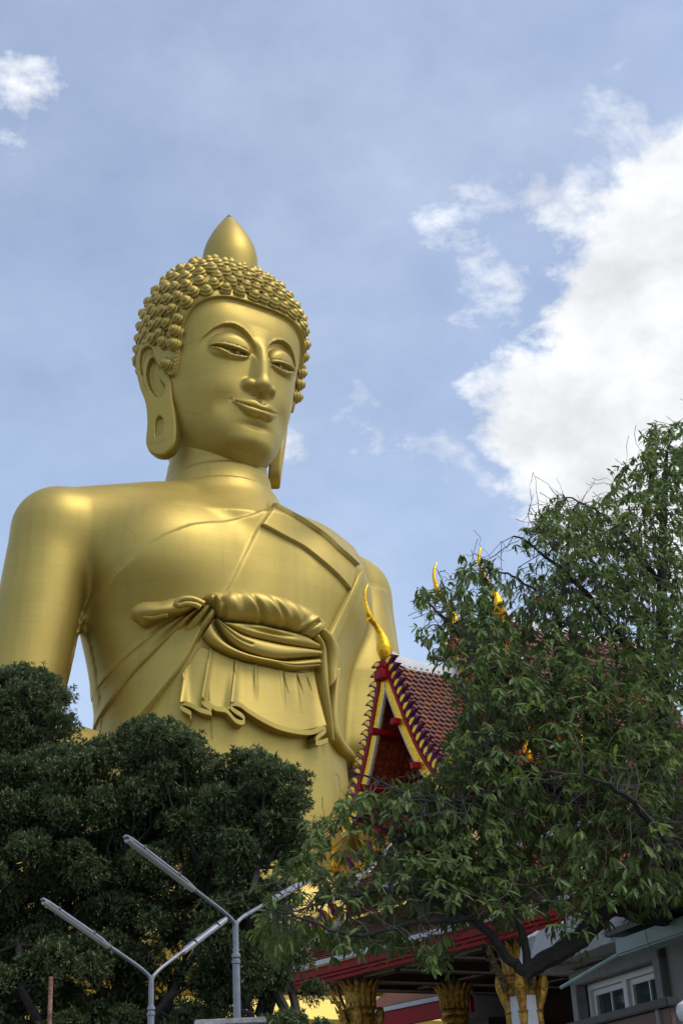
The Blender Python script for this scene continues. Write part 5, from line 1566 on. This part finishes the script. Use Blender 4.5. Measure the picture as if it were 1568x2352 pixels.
# concrete wall below the lamps
c1 = at(505, 2350, 17.0); c2 = at(612, 2338, 17.6)
wall = thing('concrete_wall', ((c1.x + c2.x) / 2, (c1.y + c2.y) / 2, 0), 'low grey concrete wall top at the foot of the lamps', 'wall', 0.08)
wz = at(560, 2340, 17.3).z
mb = MB(); mb.box((-0.15, 0.1, wz / 2 - 0.05), (0.72, 0.3, wz - 0.1)); mb.build('wall', M_CONC, wall, bevel=0.01)
mb = MB(); mb.box((-0.15, 0.1, wz - 0.03), (0.82, 0.42, 0.07)); mb.build('coping', M_CONC, wall, bevel=0.012)
# ------------------------------------------------------------------ trees
M_BARK = material('dark_bark', (0.022, 0.019, 0.016), 0.9, 0, 0.3, 6, 0.5, 20)
M_TWIG = material('grey_twig', (0.085, 0.072, 0.06), 0.85, 0, 0.3, 8)
M_LEAF_D = leaf_material('leaf_dark_small', (0.052, 0.082, 0.030), (0.150, 0.185, 0.085), 0.45, 0.22)
M_LEAF_R = leaf_material('leaf_long_green', (0.066, 0.108, 0.026), (0.170, 0.230, 0.070), 0.45, 0.35)
M_LEAF_Y = leaf_material('leaf_young', (0.12, 0.19, 0.035), (0.20, 0.28, 0.07), 0.5, 0.4)
M_LEAF_B = leaf_material('leaf_dry', (0.14, 0.045, 0.022), (0.24, 0.09, 0.045), 0.7, 0.25)


def leaf_shape(wide=0.3, fold=0.10, droop=0.12):
    """unit leaf along +x, 3 verts across"""
    xs = [0.0, 0.22, 0.5, 0.78, 1.0]; ws = [0.03, 0.75, 1.0, 0.72, 0.02]
    V = []
    for x, w in zip(xs, ws):
        z = -droop * x * x
        V += [(x, -w * wide / 2, z + fold * w * wide), (x, 0, z), (x, w * wide / 2, z + fold * w * wide)]
    F = [(i * 3 + j, (i + 1) * 3 + j, (i + 1) * 3 + j + 1, i * 3 + j + 1) for i in range(4) for j in range(2)]
    return np.array(V), np.array(F)


def leaf_low(wide=0.34, fold=0.12, droop=0.1):
    xs = [0.0, 0.5, 1.0]; ws = [0.12, 1.0, 0.05]; V = []
    for x, w in zip(xs, ws):
        z = -droop * x * x
        V += [(x, -w * wide / 2, z + fold * w * wide), (x, w * wide / 2, z + fold * w * wide)]
    F = [(0, 2, 3, 1), (2, 4, 5, 3)]
    return np.array(V), np.array(F)


def frames(D, up):
    """rotation matrices with x along D, z near up"""
    x = D / np.linalg.norm(D, axis=1)[:, None]
    y = np.cross(up, x); y /= np.linalg.norm(y, axis=1)[:, None] + 1e-9
    z = np.cross(x, y)
    return np.stack([x, y, z], 2)


def leaves_mesh(name, pos, D, up, size, shape, mat, parent, kind='stuff'):
    V, F = shape
    R = frames(D, up)
    W = np.einsum('nij,kj->nki', R, V) * size[:, None, None] + pos[:, None, :]
    nf = (F[None] + (np.arange(len(pos)) * len(V))[:, None, None]).reshape(-1, 4)
    o = mesh_np(name, W.reshape(-1, 3), nf, mat, parent, smooth=False)
    if kind: tag(o, kind=kind)
    return o


def whorl(c, axis, n, rng, spread=(0.5, 1.0), droop=0.0):
    """n leaf directions around a twig tip"""
    axis = axis / np.linalg.norm(axis)
    a = np.cross(axis, [0.3, 0.5, 0.81]); a /= np.linalg.norm(a); b = np.cross(axis, a)
    t = rng.uniform(0, 6.28) + np.arange(n) * 2 * np.pi / n + rng.normal(0, 0.2, n)
    k = rng.uniform(*spread, n)
    D = np.cos(t)[:, None] * a * k[:, None] + np.sin(t)[:, None] * b * k[:, None] + axis * (1.1 - k * 0.6)[:, None]
    D[:, 2] -= droop
    return D


def limb(mb, a, b, r0, r1, rng, wob=0.06, n=6, sides=6):
    a = np.array(a, float); b = np.array(b, float); L_ = np.linalg.norm(b - a)
    t = np.linspace(0, 1, n)
    P = a + (b - a) * t[:, None] + rng.normal(0, wob * L_, (n, 3)) * np.sin(np.pi * t)[:, None]
    mb.tube([tuple(p) for p in P], list(r0 + (r1 - r0) * t), sides)
    return P


def dense_tree(label, base_px, dist, clumps, seed, leaf=0.10, per=140):
    """evergreen with small leaves in whorls; clumps = (px, py, radius in px, depth offset m)"""
    rng = np.random.default_rng(seed)
    b = at(base_px, 2352, dist)
    t = thing('dense_tree', (b.x, b.y, 0), label, 'tree', 0, 'dense evergreen trees')
    org = np.array([b.x, b.y, 0])
    pos = []; D = []; size = []
    wood = MB(); forks = []
    fork = np.array([0, 0, 2.2])
    limb(wood, (0, 0, 0), fork, 0.28, 0.2, rng, 0.03, 6, 10)
    fc = [np.array(at(px, py, dist + dz)) - org for px, py, r, dz in clumps]
    mains = rng.choice(len(fc), min(7, len(fc)), replace=False)
    ends = []
    for i in mains:
        P = limb(wood, fork, fc[i] * 0.9 + fork * 0.1 - np.array([0, 0, 0.2]), 0.13, 0.045, rng, 0.07, 8, 7)
        ends.append(P)
    allp = np.concatenate(ends)
    scale = dist * 1.02 / 3266.0
    for c, (px, py, r, dz) in zip(fc, clumps):
        rad = r * scale
        j = np.argmin(((allp - c) ** 2).sum(1) + 2.0 * np.maximum(0, allp[:, 2] - c[2]))
        limb(wood, allp[j], c, 0.035, 0.012, rng, 0.08, 5, 5)
        n = int(per * (r / 50.0) ** 2) + 12
        # twig tips on a lumpy shell, denser on the upper side
        d = rng.normal(size=(n, 3)); d /= np.linalg.norm(d, axis=1)[:, None]
        d[:, 2] = np.where(d[:, 2] < -0.35, -d[:, 2] * 0.8, d[:, 2])
        lump = 0.82 + 0.26 * np.sin(d[:, 0] * 4.1 + px) * np.cos(d[:, 1] * 4.7 + py) + rng.normal(0, 0.09, n)
        tip = c + d * (rad * lump * rng.uniform(0.72, 1.0, n) ** 0.5)[:, None] * np.array([1.0, 1.0, 0.88])
        for k in range(n):
            m = rng.integers(5, 9)
            ax = d[k] * 0.8 + np.array([0, 0, 0.45]) + rng.normal(0, 0.25, 3)
            Dk = whorl(tip[k], ax, m, rng)
            pos.append(np.repeat(tip[k][None], m, 0) + rng.normal(0, 0.012, (m, 3))); D.append(Dk); size.append(leaf * rng.uniform(0.65, 1.15, m))
        for k in range(0, n, 3):
            limb(wood, c, tip[k], 0.010, 0.004, rng, 0.05, 3, 3)
        # inner, sparser leaves
        n2 = n * 3
        d2 = rng.normal(size=(n2, 3)); d2 /= np.linalg.norm(d2, axis=1)[:, None]
        pos.append(c + d2 * (rad * 0.75 * rng.random(n2) ** 0.33)[:, None]); D.append(rng.normal(size=(n2, 3)) + np.array([0, 0, 0.2])); size.append(leaf * rng.uniform(0.7, 1.1, n2))
    pos = np.concatenate(pos); D = np.concatenate(D); size = np.concatenate(size)
    up = np.tile(np.array([0, 0, 1.0]), (len(pos), 1)) + rng.normal(0, 0.35, (len(pos), 3))
    wood.build('trunk', M_BARK, t, smooth=True)
    o = leaves_mesh('crown', pos, D, up, size, leaf_low(), M_LEAF_D, t)
    print('dense tree leaves', len(pos))
    return t


def fill_clumps(top, x0, x1, ybot, seed, rmin=30, rmax=58, step=40, keep=0.95, gaps=()):
    """clump list below an outline top(x)"""
    rng = np.random.default_rng(seed); out = []
    y = 1500
    while y < ybot:
        x = x0 + rng.uniform(0, step)
        while x < x1:
            px = x + rng.uniform(-18, 18); py = y + rng.uniform(-18, 18)
            r = rng.uniform(rmin, rmax)
            tp = np.interp(px, [p[0] for p in top], [p[1] for p in top])
            if py - r * 0.85 > tp and rng.random() < keep and not any((px - g[0]) ** 2 / g[2] ** 2 + (py - g[1]) ** 2 / g[3] ** 2 < 1 for g in gaps):
                out.append((px, py, r, rng.uniform(-1.3, 1.3)))
            x += step
        y += step * 0.82
    # a row right under the outline so that it reads as domes
    x = x0
    while x < x1:
        r = rng.uniform(rmin, rmax * 0.9)
        tp = np.interp(x, [p[0] for p in top], [p[1] for p in top])
        if tp < ybot - 40: out.append((x, tp + r * 0.92, r, rng.uniform(-0.6, 0.6)))
        x += r * 0.9
    return out


GAPS = [(130, 2065, 34, 24), (430, 1980, 20, 45), (215, 1905, 30, 16), (470, 2030, 30, 18), (330, 2160, 40, 22), (420, 2200, 60, 35), (560, 1985, 22, 18), (300, 1850, 20, 14), (645, 1990, 30, 22), (420, 2290, 60, 30), (590, 2330, 60, 40), (690, 2300, 40, 60), (130, 2230, 20, 14), (250, 2280, 26, 16)]
dense_tree('dense dark tree at the far left, its top below the statue\'s bent arm', 20, 31.0,
           fill_clumps([(-120, 1540), (0, 1530), (60, 1518), (110, 1540), (150, 1580), (172, 1625), (178, 1700), (180, 1800)], -90, 172, 1950, 11, 28, 48, 36, 0.95, [(95, 1655, 26, 18), (40, 1700, 20, 16)]), 21)
dense_tree('dense dark tree with domed crown standing in front of the statue\'s lap', 330, 28.0,
           fill_clumps([(-120, 1740), (60, 1730), (130, 1705), (185, 1704), (215, 1690), (265, 1682), (315, 1642), (360, 1632), (410, 1655), (455, 1690), (500, 1745), (520, 1800), (545, 1900)], -100, 520, 2420, 12, 32, 58, 41, 0.95, GAPS), 22)
dense_tree('dense dark tree with rounded crown between the two lamps and temple roof', 620, 27.0,
           fill_clumps([(480, 1850), (505, 1745), (545, 1715), (590, 1712), (640, 1742), (690, 1764), (730, 1785), (752, 1815), (765, 1880), (740, 1950), (700, 2050), (690, 2250)], 480, 745, 2420, 13, 32, 56, 41, 0.93, GAPS), 23)


# --- the leafy tree on the right: long drooping leaves in bunches, nearer to the camera
def leafy_tree():
    rng = np.random.default_rng(77)
    b = at(1640, 2352, 14.5)
    t = thing('leafy_tree', (b.x, b.y, 0), 'tall leafy tree with long drooping leaves and bare twigs on the right', 'tree')
    org = np.array([b.x, b.y, 0])
    A = lambda px, py, d: np.array(at(px, py, d)) - org
    wood = MB()
    trunk = [A(1660, 2352, 14.5) * np.array([1, 1, 0]), A(1650, 2280, 14.5), A(1600, 2130, 14.4), A(1560, 2010, 14.3), A(1540, 1800, 14.4), A(1520, 1550, 14.5), A(1520, 1250, 14.6), A(1530, 1040, 14.6)]
    P = smooth_poly(trunk, 5); wood.tube([tuple(p) for p in P], list(np.linspace(0.21, 0.018, len(P))), 10)
    skel = [P]
    limbs = [([(1590, 2110, 14.4), (1480, 2095, 13.9), (1400, 2085, 13.6), (1330, 2155, 13.3), (1262, 2200, 13.1), (1200, 2235, 13.0)], 0.11, 0.075),
             ([(1200, 2235, 13.0), (1150, 2180, 12.9), (1090, 2110, 12.8), (1010, 2068, 12.7), (920, 2045, 12.7), (820, 2055, 12.6), (720, 2080, 12.5)], 0.05, 0.012),
             ([(1215, 2225, 13.0), (1190, 2120, 13.1), (1140, 2030, 13.2), (1060, 1985, 13.1), (960, 1950, 13.0), (880, 1900, 13.0), (800, 1870, 12.9)], 0.04, 0.010),
             ([(1560, 2010, 14.3), (1440, 1900, 13.8), (1330, 1840, 13.4), (1240, 1790, 13.2), (1130, 1730, 13.0), (1090, 1700, 12.9)], 0.08, 0.014),
             ([(1540, 1800, 14.4), (1420, 1700, 14.0), (1330, 1630, 13.8), (1230, 1590, 13.6), (1130, 1540, 13.4), (1040, 1440, 13.3), (985, 1385, 13.3)], 0.06, 0.010),
             ([(1525, 1600, 14.5), (1440, 1480, 14.4), (1360, 1380, 14.3), (1270, 1290, 14.2), (1180, 1230, 14.1)], 0.05, 0.009),
             ([(1520, 1350, 14.6), (1450, 1250, 14.8), (1380, 1180, 14.8), (1300, 1140, 14.9)], 0.035, 0.008),
             ([(1520, 1550, 14.5), (1600, 1400, 14.8), (1660, 1250, 15.0)], 0.05, 0.012),
             ([(1560, 2010, 14.3), (1500, 1900, 12.6), (1430, 1820, 11.9), (1340, 1780, 11.6)], 0.05, 0.010),
             ([(1330, 1630, 13.8), (1290, 1480, 13.6), (1270, 1400, 13.6), (1190, 1330, 13.5), (1110, 1300, 13.5)], 0.03, 0.007),
             ([(1200, 1780, 13.1), (1100, 1830, 12.8), (980, 1840, 12.7), (880, 1800, 12.7), (800, 1770, 12.7)], 0.03, 0.007),
             ([(1090, 2110, 12.8), (960, 2120, 12.4), (820, 2150, 12.3), (700, 2110, 12.2), (620, 2090, 12.2)], 0.028, 0.006)]
    for pts, r0, r1 in limbs:
        Q = smooth_poly([A(*p) for p in pts], 6); Q = Q + rng.normal(0, 0.008, Q.shape)
        wood.tube([tuple(p) for p in Q], list(np.linspace(r0, r1, len(Q))), 7)
        skel.append(Q)
    SK = np.concatenate(skel)
    wood.build('trunk', M_BARK, t, smooth=True)
    # where the crown is: picture outline with density
    poly = [(1500, 975), (1620, 960), (1760, 1100), (1800, 1700), (1760, 2080), (1568, 2085), (1480, 2110), (1400, 2100), (1340, 2190), (1300, 2190), (1260, 2120), (1150, 2150), (1120, 2110), (1010, 2130), (1030, 2230), (960, 2190),
            (880, 2170), (800, 2190), (700, 2180), (640, 2200), (580, 2150), (600, 2080), (560, 2050), (640, 1990), (720, 1950), (700, 1900), (760, 1870), (770, 1850), (830, 1825), (900, 1810), (960, 1800), (1015, 1740), (1045, 1620), (1000, 1520), (950, 1460), (985, 1400), (950, 1370), (1040, 1340), (1060, 1250), (1130, 1290), (1180, 1330), (1200, 1220), (1290, 1130), (1340, 1180), (1400, 1120), (1440, 1060)]
    poly = np.array(poly, float)
    thin = [(650, 2050, 90, 50, 0.75), (780, 2000, 180, 110, 0.45), (860, 1900, 90, 60, 0.5), (820, 2130, 200, 60, 0.5), (940, 1640, 110, 90, 0.94), (870, 1700, 60, 120, 0.95), (900, 1560, 130, 60, 0.96), (1000, 1560, 60, 90, 0.65), (800, 1960, 60, 50, 0.35), (960, 2110, 150, 40, 0.45), (800, 2210, 160, 40, 0.75), (700, 2170, 60, 40, 0.5), (1080, 1310, 90, 60, 0.55), (1210, 1300, 70, 60, 0.6), (1190, 2190, 90, 50, 0.9), (1240, 2060, 70, 35, 0.5), (1360, 1150, 60, 40, 0.6), (1010, 1420, 40, 60, 0.5), (1250, 2150, 120, 50, 0.85), (1480, 2090, 90, 25, 0.7), (1160, 1390, 45, 60, 0.5), (860, 1880, 60, 50, 0.4)]
    pos = []; D = []; size = []; tint = []
    twigs = MB(); bare = MB()
    N = 5800; got = 0
    while got < N:
        px = rng.uniform(560, 1760, 4000); py = rng.uniform(960, 2240, 4000)
        ins = poly_sd(px, py, poly) < 0
        for x, y in zip(px[ins], py[ins]):
            if got >= N: break
            rej = False
            for cx, cy, rx, ry, pr in thin:
                if ((x - cx) / rx) ** 2 + ((y - cy) / ry) ** 2 < 1 and rng.random() < pr: rej = True
            if rej or (x > 1568 and rng.random() < 0.5): continue
            core = np.clip((x - 1000) / 400, 0, 1)
            d = 13.1 + rng.normal(0, 0.45 + 0.55 * core) + (0.9 * core) + (0.6 if y < 1500 else 0)
            c = A(x, y, d)
            j = np.argmin(((SK - c) ** 2).sum(1))
            s = SK[j]
            dirv = c - s; L_ = np.linalg.norm(dirv)
            if L_ > 1.7 and rng.random() < 0.55: continue
            mb_ = twigs
            back = dirv / L_ * 0.6 + rng.normal(0, 0.45, 3) + np.array([0.25, 0, -0.1])
            if rng.random() < 0.3: limb(mb_, c - back * min(L_, rng.uniform(0.2, 0.45)), c, 0.0038, 0.0016, rng, 0.07, 5, 4)
            if L_ < 0.6 and rng.random() < 0.6: limb(mb_, s, c, 0.006, 0.0025, rng, 0.09, 5, 4)
            u = rng.random()
            young = 0.055 if y < 1900 else 0.03
            kind = 1 if u < young else 2 if u > 0.972 and 1150 < x < 1500 else 0
            for w_ in range(rng.integers(1, 3)):
                ctr_ = c + rng.normal(0, 0.05, 3) * w_
                m = int(rng.integers(4, 8))
                ax = dirv / (L_ + 1e-6) * 0.7 + np.array([0, 0, 0.1]) + rng.normal(0, 0.35, 3)
                Dk = whorl(ctr_, ax, m, rng, (0.5, 1.05), rng.uniform(0.45, 1.15) if kind != 1 else 0.25)
                pos.append(np.repeat(ctr_[None], m, 0) + rng.normal(0, 0.010, (m, 3))); D.append(Dk)
                size.append(rng.uniform(0.062, 0.130, m) * (0.75 if kind == 2 else 1)); tint.append(np.full(m, kind))
            got += 1
    # bare grey twigs
    for (x, y, d) in [(rng.uniform(1180, 1560), rng.uniform(1420, 1850), rng.uniform(12.4, 13.2)) for _ in range(26)] + [(rng.uniform(1180, 1420), rng.uniform(1150, 1300), 14.4) for _ in range(26)] + [(rng.uniform(640, 1350), rng.uniform(1850, 2120), rng.uniform(12.0, 12.8)) for _ in range(26)]:
        c = A(x, y, d); q = c
        dd = rng.normal(0, 1, 3); dd[1] *= 0.5; dd /= np.linalg.norm(dd)
        pts = [c]
        for k in range(5):
            dd = dd + rng.normal(0, 0.35, 3); dd[2] -= 0.03; dd /= np.linalg.norm(dd); q = q + dd * rng.uniform(0.06, 0.14); pts.append(q)
            if rng.random() < 0.6:
                e = dd + rng.normal(0, 0.7, 3); e /= np.linalg.norm(e)
                bare.tube([tuple(q), tuple(q + e * 0.10), tuple(q + e * 0.17 + np.array([0, 0, 0.02]))], [0.0035, 0.003, 0.0015], 4)
        bare.tube([tuple(p) for p in pts], list(np.linspace(0.0045, 0.0018, len(pts))), 4)
    o = twigs.build('twigs', M_TWIG, t); tag(o, kind='stuff')
    o = bare.build('bare_twigs', M_TWIG, t); tag(o, kind='stuff')
    pos = np.concatenate(pos); D = np.concatenate(D); size = np.concatenate(size); tint = np.concatenate(tint)
    up = np.tile(np.array([0, 0, 1.0]), (len(pos), 1)) + rng.normal(0, 0.3, (len(pos), 3)) + np.array([0, -0.3, 0])
    shp = leaf_shape(0.30, 0.14, 0.14)
    # the nearest 300 leaves in view are leaves of their own
    wpos = pos + org
    cdir = (wpos - CAM_POS) @ CAM_R
    sx = 784 + 3266 * cdir[:, 0] / cdir[:, 2]; sy = 1176 + 3266 * cdir[:, 1] / cdir[:, 2]
    inview = (sx > 10) & (sx < 1558) & (sy > 10) & (sy < 2340) & (tint < 2)
    score = np.where(inview, size / cdir[:, 2], 0)
    pick = np.argsort(-score)[:300]
    single = np.zeros(len(pos), bool); single[pick] = True
    meshes = {}
    for k, mt in ((0, M_LEAF_R), (1, M_LEAF_Y)):
        me = bpy.data.meshes.new('leaf'); me.from_pydata(shp[0].tolist(), [], shp[1].tolist()); me.materials.append(mt); meshes[k] = me
    R = frames(D, up)
    for i in pick:
        o = bpy.data.objects.new('leaf', meshes[int(tint[i])]); link(o, t)
        M = Matrix([[float(v) for v in row] for row in R[i]]).to_4x4()
        o.matrix_local = Matrix.Translation(Vector(pos[i])) @ M @ Matrix.Scale(float(size[i]), 4)
    for k, mt, nm in ((0, M_LEAF_R, 'crown'), (1, M_LEAF_Y, 'young_leaves'), (2, M_LEAF_B, 'dry_leaves')):
        m = (tint == k) & ~single
        if m.any(): leaves_mesh(nm, pos[m], D[m], up[m], size[m], shp, mt, t)
    print('leafy tree leaves', len(pos))


leafy_tree()
